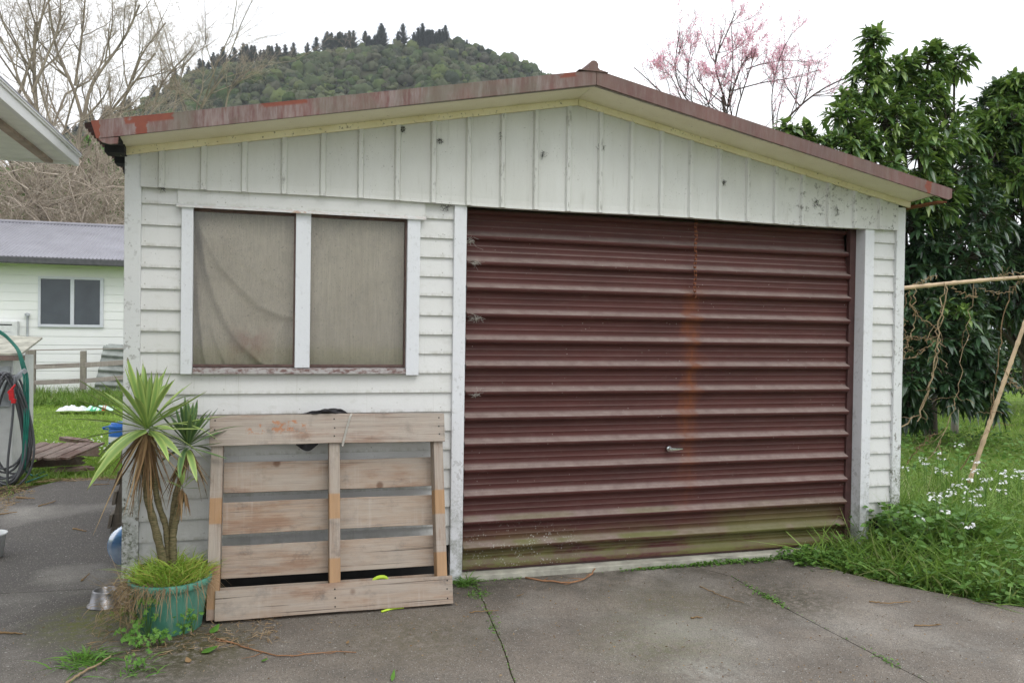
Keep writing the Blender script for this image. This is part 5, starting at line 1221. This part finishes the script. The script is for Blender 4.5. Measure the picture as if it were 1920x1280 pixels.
# low broad leaved weeds at the foot of the right post and along the bank
def weeds(n, sampler, L_, W_, z0=(0, .1), flat=.8):
    x, y = sampler(n); n = len(x); z = rng.uniform(*z0, n); D = np.stack([rng.normal(size=n), rng.normal(size=n), rng.uniform(-.1, flat, n)], 1)
    return blades(np.stack([x, y, z], 1), D, np.tile([0, 0, -.35], (n, 1)), L_ * rng.uniform(.6, 1.3, n), W_ * rng.uniform(.7, 1.3, n), [.15, .9, 1, .5, .04], .3, up=unit(rng.normal(size=(n, 3)) * .4 + [0, 0, 1]), rng=rng)[:2]
def samp_edge(w_, y0, y1):
    def f(n): y = rng.uniform(y0, y1, n); return edge_x(y) + rng.uniform(0, w_, n) ** 1.0 * .9 + .02 * np.sin(y * 20), y
    return f
G_('ground_weeds', 'low leafy weeds spilling from the bank onto the driveway edge', 'weeds', 'weed',
   weeds(2600, samp_edge(.5, -2.2, -.05), .04, .012, (-.02, .09)), weeds(1500, lambda n: (rng.uniform(3.4, 4.3, n), rng.normal(-.12, .09, n)), .036, .011, (0, .07)),
   weeds(1500, lambda n: (rng.uniform(4.08, 4.8, n), rng.uniform(-.5, .1, n)), .055, .019, (0, .34)), weeds(1300, lambda n: (rng.uniform(3.9, 5.6, n), rng.uniform(-1.2, .6, n)), .055, .018, (.05, .26)), weeds(420, lambda n: (rng.normal(2.50, .13, n), rng.normal(-.03, .010, n)), .016, .005, (0, .014)), weeds(520, lambda n: (rng.uniform(2.7, 3.5, n), rng.normal(-.035, .018, n)), .02, .007, (0, .025)),
   weeds(90, lambda n: (rng.uniform(1.2, 1.55, n), rng.normal(-.02, .01, n)), .015, .004, (0, .012)), weeds(2600, lambda n: (rng.uniform(5.2, 11, n), rng.uniform(2.2, 6.5, n)), .07, .022, (-.03, .12)))
# moss and small tufts in the slab joints
def joint(J, spots, n, s=.02):
    x, y = [], []
    for (t, k) in spots:
        d = np.linspace(0, 1, len(J)); jx = np.interp(t, d, [p[0] for p in J]); jy = np.interp(t, d, [p[1] for p in J]); x.append(jx + rng.normal(size=k) * s); y.append(jy + rng.normal(size=k) * s * 3)
    return np.concatenate(x), np.concatenate(y)
def jt(J, spots, s=.015, L_=.02): x, y = joint(J, spots, 0, s); return weeds(len(x), lambda n: (x, y), L_, .004, (-.004, .012))
G_('joint_weeds', 'tiny green weeds growing in the joints between the concrete slabs', 'weeds', 'weed',
   jt(J1, [(.07, 30), (.19, 22), (.27, 30)]), jt(J2, [(.27, 30), (.34, 130), (.38, 40), (.56, 50)], .018), jt(J2, [(i / 40, 5) for i in range(8, 32)], .004, .008), jt(J1, [(i / 40, 4) for i in range(0, 24)], .004, .008))

def tuft(name, lab, cat, c, n, L_, W_, mat, lean=.6, bend=.9, grp=None, sp=.03):
    P = np.stack([c[0] + rng.normal(size=n) * sp, c[1] + rng.normal(size=n) * sp, np.full(n, c[2] - .005)], 1)
    D = np.stack([rng.normal(size=n) * lean, rng.normal(size=n) * lean, np.ones(n)], 1); h = unit(D * [1, 1, 0])
    v, f, _ = blades(P, D, h * bend * .5 - [0, 0, bend * .45], rng.uniform(.5, 1.1, n) * L_, W_, [.7, 1, .6, .05], .25, rng=rng)
    return setp(mk(name, v, f, M[mat], origin=tuple(c)), lab, cat, grp)
tuft('grass_tuft', 'grass tuft growing at the foot of the left door post', 'grass tuft', (1.17, -.05, 0), 90, .13, .0035, 'weed', .8, .9)
tuft('grass_tuft', 'small grass tuft in the joint just in front of the left door post', 'grass tuft', (1.21, -.26, 0), 60, .045, .003, 'weed', .9, .9)
c = gnd(160, 1240); tuft('grass_tuft', 'spreading grass tuft on the concrete at the bottom left', 'grass tuft', tuple(c), 150, .12, .0035, 'herb', 1.2, .9, None, .05)
c = gnd(262, 1255); tuft('grass_tuft', 'sparse grass tuft just in front of the green pot', 'grass tuft', tuple(c), 40, .09, .003, 'herb', .9, .9, None, .04)

# onion weed flowers
FL = [(335, 560), (410, 520), (470, 490), (492, 517), (510, 582), (485, 590), (450, 655), (500, 682), (465, 715), (395, 780), (500, 750), (590, 835), (550, 648), (530, 655), (600, 643), (640, 660), (610, 705), (625, 712), (660, 718), (682, 662), (690, 590), (680, 600), (645, 535), (748, 625), (755, 662), (830, 590), (840, 600), (240, 515), (275, 590), (630, 578), (785, 630), (740, 612), (565, 475), (455, 722), (420, 530)]
fl0 = None
def flower(loc, h, lab):
    t = thing('onion_flower', lab, 'flower', loc, 'white onion flowers in the long grass')
    mb = MB(); mb.tube(resample([(0, 0, 0), (.01, 0, h * .5), (.0, 0, h * .9), (-.012, 0, h)], 8), [.003] * 7 + [.002], 5); mk('stem', mb.v, mb.f, M['weed'], t, local=True)
    P, D = [], []
    for i in range(7):
        a = rng.uniform(0, 6.28); d = np.array([math.cos(a), math.sin(a), rng.uniform(-.5, .5)]); c = np.array([-.012, 0, h]) + d * .026
        for k in range(6):
            b = rng.uniform(0, 6.28); e = unit(d * .8 + np.array([math.cos(b), math.sin(b), -.2]) * .7); P.append(c); D.append(e)
    v, f, _ = blades(P, D, np.tile([0, 0, -.3], (len(P), 1)), .018, .0046, [.3, 1, .7, .1], .2, rng=rng); mk('bloom', v, f, M['white_petal'], t, local=True); return t
FLAB = 'white onion flower head on a thin stem among the long grass of the right bank'
for i, (u, v_) in enumerate(FL):
    px, py = 1560 + u / 2.37, 640 + v_ / 2.37; hgt = .40 if i % 3 else .34
    c = gnd(px, py, hgt)
    if py < 860 and c[1] > 1.6: c = at(px, py, 1.2); hgt = max(.2, c[2])
    if i < 4: t = flower((c[0], c[1], c[2] - hgt), hgt, FLAB); fl0 = (fl0 or []) + [t]
    else: dup(fl0[i % 4], (c[0], c[1], c[2] - fl0[i % 4].children[0].data.vertices[-1].co.z), rng.uniform(0, 6), rng.uniform(.85, 1.15))

# ============================================================ pot with yucca
rng = np.random.default_rng(77)
pc = (-.437, -.365, 0)
PT_ = thing('plant_pot', 'big green plastic plant pot at the left corner of the garage', 'pot', pc)
mb = MB(); mb.lathe([(.148, 0), (.152, .004), (.182, .215), (.184, .222), (.170, .224), (.16, .20), (.0, .20)], pc, 48); mb.build('body', M['pot'], PT_, smooth=True)
mb = MB(); mb.lathe([(.186, .218), (.196, .222), (.200, .232), (.200, .250), (.194, .258), (.184, .258), (.180, .250), (.180, .222)], pc, 48); mb.build('rim', M['pot'], PT_, smooth=True)
mb = MB(); mb.lathe([(.179, .225), (.15, .245), (.08, .262), (.0, .27)], pc, 24); mb.build('potting_soil', M['soil'], PT_, smooth=True)
YU = thing('yucca', 'spiky variegated yucca with several stems growing in the green pot', 'yucca', (pc[0], pc[1], .25))
def ytrunk(pts, r, nm='stem'):
    P = resample(pts, 22); rr = np.linspace(r[0], r[1], 22) * .72 * (1 + .10 * np.sin(np.arange(22) * 2.3)); mb = MB(); mb.tube(P, rr, 12); mb.build(nm, M['yucca_bark'], YU, smooth=True); return P
yb = np.array([-.455, -.32, .24])
ytrunk([yb, at(290, 985, -.31), at(275, 930, -.31), at(272, 870, -.31), at(276, 815, -.31)], (.030, .022))
ytrunk([yb + [.01, .01, 0], at(312, 985, -.28), at(296, 945, -.28), at(286, 880, -.28), at(284, 830, -.28)], (.024, .018))
ytrunk([yb + [.03, .0, 0], at(322, 985, -.25), at(328, 930, -.24), at(345, 880, -.23), at(353, 850, -.22)], (.024, .020))
ytrunk([yb + [.03, -.01, 0], at(324, 1000, -.30), at(334, 955, -.30), at(342, 925, -.30)], (.028, .022))
def yhead(c, n, L_, W_, mat, rng, nm='leaf_crown', low=-.12, spread=1.0, side=0):
    i = np.arange(n); el = np.interp((i + .5) / n, [0, .25, .6, 1], [low, .42, 1.0, 1.5]); a = i * 2.39996 + rng.normal(size=n) * .15
    D = np.stack([np.cos(a) * np.cos(el) * spread, np.sin(a) * np.cos(el) * spread, np.sin(el)], 1)
    P = np.array(c) + D * .012 + np.array([0, 0, .03]) * ((i / n)[:, None]) 
    B = -np.array([0, 0, 1.]) * (rng.uniform(.0, .18, (n, 1)) + (rng.uniform(size=(n, 1)) < .15) * .3) + rng.normal(size=(n, 3)) * .05; up = unit(np.array([0, 0, 1.]) + rng.normal(size=(n, 3)) * .15)
    Lf = L_ * rng.uniform(.85, 1.12, n) * np.interp(el, [-.2, .6, 1.45], [.95, 1.05, .85])
    v, f, at_ = blades(P, D, B, Lf, W_ * rng.uniform(.85, 1.1, n), [.55, .62, .85, 1.0, .95, .6, .05], .35, up=up, rng=rng)
    return mk(nm, v, f, mat, YU, attrs=at_)
h1 = at(276, 806, -.31); h2 = at(353, 838, -.22); h3 = at(343, 916, -.30)
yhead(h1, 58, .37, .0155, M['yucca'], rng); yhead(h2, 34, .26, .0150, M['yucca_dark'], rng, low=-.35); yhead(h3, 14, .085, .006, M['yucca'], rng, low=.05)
# two broad young leaves that fold down
def drop(c, d, b, L_, W_, mat, nm='folded_leaf'):
    v, f, at_ = blades([c], [d], [b], L_, W_, [.5, .8, 1, 1, .9, .6, .05], .2, up=np.array([[0, -.8, .6]]), rng=rng); mk(nm, v, f, mat, YU, attrs=at_)
drop(h1 + [0, -.03, 0], (-.55, -.35, -.1), (-.0, 0, -.75), .29, .023, M['yucca']); drop(h1 + [0.01, -.03, -.01], (.6, -.45, .0), (.1, 0, -.6), .19, .02, M['yucca']); drop(h2 + [0, -.03, -.01], (.15, -.5, -.1), (.1, 0, -.8), .15, .017, M['yucca'])
def dead(c, n, L_, sp, nm='dead_leaves'):
    a = rng.uniform(0, 6.28, n); D = np.stack([np.cos(a) * sp, np.sin(a) * sp, -np.ones(n)], 1); P = np.array(c) + np.stack([np.cos(a), np.sin(a), rng.uniform(-2, 0, n)], 1) * .018
    B = np.stack([np.cos(a) * .0, np.sin(a) * .0, -np.ones(n) * .2], 1) + rng.normal(size=(n, 3)) * .12
    v, f, _ = blades(P, D, B, rng.uniform(.4, 1.1, n) * L_, .006, [.8, 1, .7, .5, .1], .5, rng=rng); mk(nm, v, f, M['dead_leaf'], YU)
dead(h1 - [0, 0, .01], 70, .32, .26); dead(h1 - [0, 0, .06], 30, .22, .14); dead(h1, 12, .34, 1.0); dead(h2 - [0, 0, .01], 34, .20, .5); dead(h3, 24, .12, .3)
# grass and dead roots in the pot
def ring(n, r0, r1): a = rng.uniform(0, 6.28, n); r = np.sqrt(rng.uniform(r0 * r0, r1 * r1, n)); return np.stack([pc[0] + r * np.cos(a), pc[1] + r * np.sin(a), .235 + .04 * (1 - r / .18)], 1), a
P, a = ring(1100, .0, .178); n = len(P); D = np.stack([np.cos(a) * .12 + rng.normal(size=n) * .3, np.sin(a) * .12 + rng.normal(size=n) * .3, np.ones(n)], 1)
v1 = blades(P, D, unit(D * [1, 1, 0]) * .45 - [0, 0, .3], rng.uniform(.04, .14, n) * rng.choice([1, 1.35], n, p=[.8, .2]), .0033, [.8, 1, .6, .05], .25, rng=rng)[:2]
G_('pot_grass', 'bright fresh grass sprouting thickly in the green pot', 'grass', 'pot_grass', v1)
P, a = ring(900, .12, .19); n = len(P); sel = rng.uniform(size=n) < np.where(np.abs(((a - 3.6 + 3.14) % 6.28) - 3.14) < 1.2, 1, .35); P, a = P[sel], a[sel]; n = len(P)
D = np.stack([np.cos(a) * 1.0 + rng.normal(size=n) * .5, np.sin(a) * 1. + rng.normal(size=n) * .5, rng.uniform(-.1, .5, n)], 1)
va = blades(P + [0, 0, .015], D, -np.array([0, 0, 1.]) * rng.uniform(.2, 1.2, (n, 1)), rng.uniform(.04, .15, n), .0014, [1, 1, .8, .6, .3], .2, rng=rng)[:2]
n = 420; P = np.stack([rng.normal(-.60, .05, n), rng.normal(-.43, .06, n), rng.uniform(.10, .27, n)], 1); D = rng.normal(size=(n, 3)) + [-.6, -.2, -.1]
vb = blades(P, D, rng.normal(size=(n, 3)) * .4 - [0, 0, .3], rng.uniform(.04, .15, n), .0013, [1, 1, .8, .6, .3], .2, rng=rng)[:2]
n = 22; a = rng.uniform(3.9, 5.6, n); P = np.stack([pc[0] + .203 * np.cos(a), pc[1] + .203 * np.sin(a), np.full(n, .26)], 1); vc = blades(P, np.stack([np.cos(a) * .12, np.sin(a) * .12, -np.ones(n)], 1), rng.normal(size=(n, 3)) * .15, rng.uniform(.05, .2, n), .0017, [1, 1, .8, .6, .3], .2, rng=rng)[:2]
G_('dead_roots', 'straw coloured dead grass and roots hanging over the rim of the green pot', 'dead grass', 'straw', va, vb, vc)

# lobed weeds round the pot
def lobed(P, nrm, up, s):
    V, Fc = [], []
    for p, n_, u in zip(P, nrm, up):
        n_ = unit(n_); u = unit(u - n_ * (u @ n_)); r = np.cross(n_, u); o = len(V); V.append(tuple(p)); k = 0; sc = s * rng.uniform(.7, 1.25)
        for j in range(5):
            th_ = (j - 2) * .62
            for da, rr_ in ((-.27, .42), (-.16, .75), (-.05, .80), (0, 1.), (.05, .80), (.16, .75)):
                A = th_ + da; q = p + (u * math.cos(A) + r * math.sin(A)) * sc * rr_ * (1 - .12 * abs(j - 2)) + n_ * sc * .10 * rr_ * math.cos(j * 3); V.append(tuple(q)); k += 1
        for j in range(k - 1): Fc.append((o, o + 1 + j, o + 2 + j))
    return V, Fc
def herb(lab, bases, h, n, s, rad):
    b0 = np.array(bases[0], float); t = thing('herb_plant', lab, 'weed', (b0[0], b0[1], 0), 'leafy weeds round the green pot'); mb = MB(); P, Nn, U = [], [], []
    for b in bases:
        for i in range(n):
            a = rng.uniform(0, 6.28); e = np.array(b) + [math.cos(a) * rad * rng.uniform(.2, 1), -abs(math.sin(a)) * rad * .5, h * rng.uniform(.35, 1)]
            q = resample([b, (np.array(b) + e) / 2 + [0, -.01, .02], e], 6); mb.tube(q, .0013, 4)
            for w_ in range(3):
                off = rng.normal(size=3) * [.018, .012, .012]; P.append(e + off); Nn.append(np.array([rng.normal() * .4, -.7, .8])); U.append(rng.normal(size=3) * [1, .4, .5] + [0, -.2, .1])
    mb.build('stems', M['weed'], t); V, Fc = lobed(P, Nn, U, s); mk('leaves', V, Fc, M['herb'], t)
herb('lobed leafy weed climbing up the front left of the green pot', [gnd(262, 1175) + [0, -.08, 0], gnd(280, 1190) + [0, -.05, 0]], .20, 9, .028, .08)
herb('lobed weed low in front of the pot, below its middle', [gnd(262, 1215), gnd(300, 1208), gnd(240, 1205)], .085, 8, .022, .06)
herb('lobed weed growing between the pot and the leaning pallet', [gnd(385, 1155), gnd(372, 1170)], .24, 9, .020, .045)
herb('sparse lobed weed against the right front of the pot', [gnd(345, 1190), gnd(362, 1185)], .11, 7, .020, .05)
herb('reddish topped small lobed weed at the very bottom left of the pot', [gnd(258, 1252)], .06, 6, .018, .05)

# ============================================================ litter on the concrete
def leaf_on(px, py, L_, W_, ang, mat, lab, cat='leaf', curl=.25, name='fallen_leaf', h=.008):
    c = gnd(px, py, h); d = np.array([math.cos(ang), math.sin(ang), .12]); v, f, _ = blades([c], [d], [[0, 0, curl]], L_, W_, [.2, .8, 1, .8, .5, .05], .5, up=np.array([[0, 0, 1.]]), rng=rng)
    o = mk(name, v, f, M[mat], smooth=True, origin=tuple(c)); sm = o.modifiers.new('solid', 'SOLIDIFY'); sm.thickness = .001; return setp(o, lab, cat)
leaf_on(1548, 1035, .17, .016, -1.15, 'weed', 'long green strap leaf with a brown tip lying by the bank', curl=.0)
leaf_on(378, 1222, .075, .026, .3, 'herb', 'pale green torn leaf lying beside the pot, the largest one', curl=.1)
leaf_on(395, 1185, .06, .022, .9, 'herb', 'pale green leaf lying just under the pallet corner', curl=.3)
leaf_on(490, 1238, .03, .010, .2, 'herb', 'small green leaf lying on the concrete in front of the pallet', curl=.1)
leaf_on(735, 1275, .08, .009, 1.3, 'herb', 'narrow green leaf at the bottom edge of the concrete', curl=.1)
leaf_on(968, 1116, .045, .006, -.4, 'dead_leaf', 'brown curled leaf on the concrete before the door')
leaf_on(355, 1240, .035, .014, 2, 'dead_leaf', 'brown dead leaf beside the pot weeds')
leaf_on(650, 1205, .02, .008, 1, 'dead_leaf', 'little brown curled leaf near the orange root')
leaf_on(1500, 1005, .05, .016, .4, 'dead_leaf', 'dry curled leaf at the foot of the door by the weeds')
def twig(lab, pts, r, mat='dead_leaf', cat='twig', name='twig'):
    Q = resample([gnd(x, y, .006 + (h if h else 0)) for x, y, h in pts], 18); Q[1:-1] += rng.normal(size=(16, 3)) * [.004, .004, .001]
    mb = MB(); mb.tube(Q, np.linspace(r, r * .5, 18), 6)
    if mat == 'orange_root':
        for k in (2, 5, 7, 9, 12, 15):
            d = rng.normal(size=3) * [.05, .05, .004] + [0, 0, .004]; mb.tube([Q[k], Q[k] + d * .5 + rng.normal(size=3) * .004, Q[k] + d], [r * .6, r * .4, r * .2], 5)
    return setp(mb.build(name, M[mat], smooth=True), lab, cat)
M['orange_root'] = plain('orange_root', (.30, .16, .085), .8, .2, .3, 20)
twig('orange brown root trailing from the pot across the concrete', [(405, 1196, 0), (440, 1205, 0), (480, 1218, 0), (520, 1230, 0), (560, 1228, 0), (610, 1222, 0), (668, 1222, 0)], .004, 'orange_root')
twig('orange brown root lying along the foot of the garage door', [(985, 1082, 0), (1030, 1090, 0), (1080, 1092, .01), (1115, 1075, .01), (1112, 1062, .02), (1150, 1056, .015), (1205, 1064, 0)], .006, 'orange_root')
twig('dry cane lying at the bottom left beside the grass tuft', [(120, 1285, 0), (150, 1262, .01), (185, 1245, .01), (208, 1228, .02)], .007, 'straw')
TWL = [('short twig lying on the drive far back near the lawn', [(175, 908, 0), (205, 907, 0)], .005), ('twig lying on the drive beside the old pallet', [(137, 990, 0), (162, 995, 0)], .006), ('branched twig in the middle of the side drive', [(72, 948, 0), (95, 942, .01), (104, 938, 0)], .005), ('long twig at the left edge of the drive', [(-5, 964, 0), (32, 959, .01)], .006), ('dark twig at the left edge lower on the drive', [(-5, 1184, 0), (42, 1187, 0)], .006),
       ('pale straw lying across the slab joint by the door post', [(880, 1147, 0), (935, 1143, .01)], .003), ('thin twig between the bowl and the bottle', [(152, 1088, 0), (168, 1074, .01)], .004), ('small brown twig on the concrete right of centre', [(1296, 1157, 0), (1314, 1156, 0)], .005), ('forked twig lying near the grassy bank', [(1630, 1127, 0), (1670, 1130, .01), (1708, 1127, 0)], .004), ('pale splinter lying on the concrete at the right', [(1715, 1172, 0), (1765, 1170, 0)], .004), ('thin stem on the concrete right of the door middle', [(1312, 1098, 0), (1350, 1115, 0), (1395, 1130, 0)], .003), ('orange brown twigs on the far left of the drive', [(30, 932, 0), (65, 934, .01)], .007)]
for l, p, r in TWL: twig(l, [q if len(q) == 3 else q + (0,) for q in p], r)
# scattered grit, crumbs and petals, uncountable
n = 1500; x = rng.uniform(-2.2, 5, n); y = rng.uniform(-2.2, .0, n); m = (x < edge_x(y)); x, y = x[m], y[m]; n = len(x)
d = unit(rng.normal(size=(n, 3)) * [1, 1, .2]); v, f, _ = blades(np.stack([x, y, np.full(n, .004)], 1), d, np.zeros((n, 3)), rng.uniform(.003, .014, n), .003, [.5, 1, .7, .3], .6, rng=rng)
setp(mk('grit', v, f, M['dead_leaf']), 'fine crumbs of dry leaf and grit scattered over the concrete', 'grit', kind='stuff')
c = gnd(165, 1258) if False else gnd(225, 1215); mb = MB(); a = np.linspace(0, 6.28, 9)[:-1]
mb.prism([(c[0] + .085 * math.cos(q) * (1 + .2 * math.sin(3 * q)), c[1] + .07 * math.sin(q), -.004) for q in a], (0, 0, .016)); setp(mb.build('stone_slab', M['drive'], bevel=.005), 'flat grey stone lying beside the weeds left of the pot', 'stone')

# daisies on the lawn round the drum
n = 160; P = np.stack([rng.normal(-1.95, .25, n), rng.normal(6.35, .45, n), rng.uniform(.02, .05, n)], 1); P = np.repeat(P, 5, 0); D = rng.normal(size=(len(P), 3)) * [1, 1, .3]
v, f, _ = blades(P, D, np.zeros((len(P), 3)), .014, .006, [.5, 1, .6], .1, rng=rng); setp(mk('daisies', v, f, M['white_petal']), 'scatter of tiny white daisies in the lawn around the blue drum', 'daisies', kind='stuff')

# cobwebs with caught dirt on the gable and in the door corner
def web(lab, px, py, Y, s, n=14, down=1.):
    c = at(px, py, Y); mb = MB()
    for i in range(n):
        a = rng.uniform(0, 6.28); e = c + np.array([math.cos(a) * s, 0, math.sin(a) * s * down]) * rng.uniform(.3, 1) + [0, .004, 0]
        mid = (c + e) / 2 + rng.normal(size=3) * [.012, .002, .012]; mb.tube([c + rng.normal(size=3) * [.008, .001, .008], mid, e], .0009, 3)
    return setp(mb.build('cobweb', M['dark'], origin=tuple(c)), lab, 'cobweb', 'dusty cobwebs on the garage')
for l, px, py, s in [('dark cobweb by the first gable rib on the left, above the window', 303, 352, .05), ('dark cobweb under the ridge right of the middle of the gable', 1128, 276, .04), ('dark cobweb under the frieze board, left of the window mullion line', 755, 242, .02), ('small dark cobweb on the gable above the window', 824, 264, .02), ('dark cobweb in the middle of the gable left of the ridge', 942, 255, .03), ('cobweb strand on the gable rib under the ridge', 1018, 290, .03), ('black wasp nest like web clot on the right half of the gable', 1357, 342, .015), ('branching cobweb on the right gable end, upper panel', 1530, 380, .05), ('branching cobweb on the last gable panel at the right', 1570, 395, .04), ('drooping cobweb at the top corner between boards and door post', 838, 390, .05)]:
    web(l, px, py, -.037 if s < .05 else -.03, s)
for l, px, py in [('grey cobweb in the upper left corner of the door', 884, 452), ('grey cobweb in the left edge of the door under the second rib', 890, 492), ('grey cobweb at the left door edge at mid height', 892, 595), ('grey cobweb at the left door edge below mid height', 892, 738)]:
    c = at(px, py, .06); mb = MB()
    for i in range(26):
        e = c + rng.normal(size=3) * [.025, .01, .018]; mb.tube([c + rng.normal(size=3) * [.03, .008, .014], (c + e) / 2 + rng.normal(size=3) * .006, e], .0008, 3)
    setp(mb.build('cobweb', M['cord'], origin=tuple(c)), l, 'cobweb', 'dusty cobwebs on the garage')

# ============================================================ the slightly misty air
hm = bpy.data.materials.new('haze_air'); hm.use_nodes = True; ht = hm.node_tree; ht.nodes.clear()
ho = ht.nodes.new('ShaderNodeOutputMaterial'); hv = ht.nodes.new('ShaderNodeVolumePrincipled')
hv.inputs['Color'].default_value = (.93, .95, 1., 1); hv.inputs['Density'].default_value = .00025; hv.inputs['Anisotropy'].default_value = .2
ht.links.new(hv.outputs[0], ho.inputs['Volume'])
setp(MB().box(-332, 332, -62, 642, -2, 165).build('haze', hm), 'thin pale mist in the air in front of the far hill', 'haze', kind='stuff')
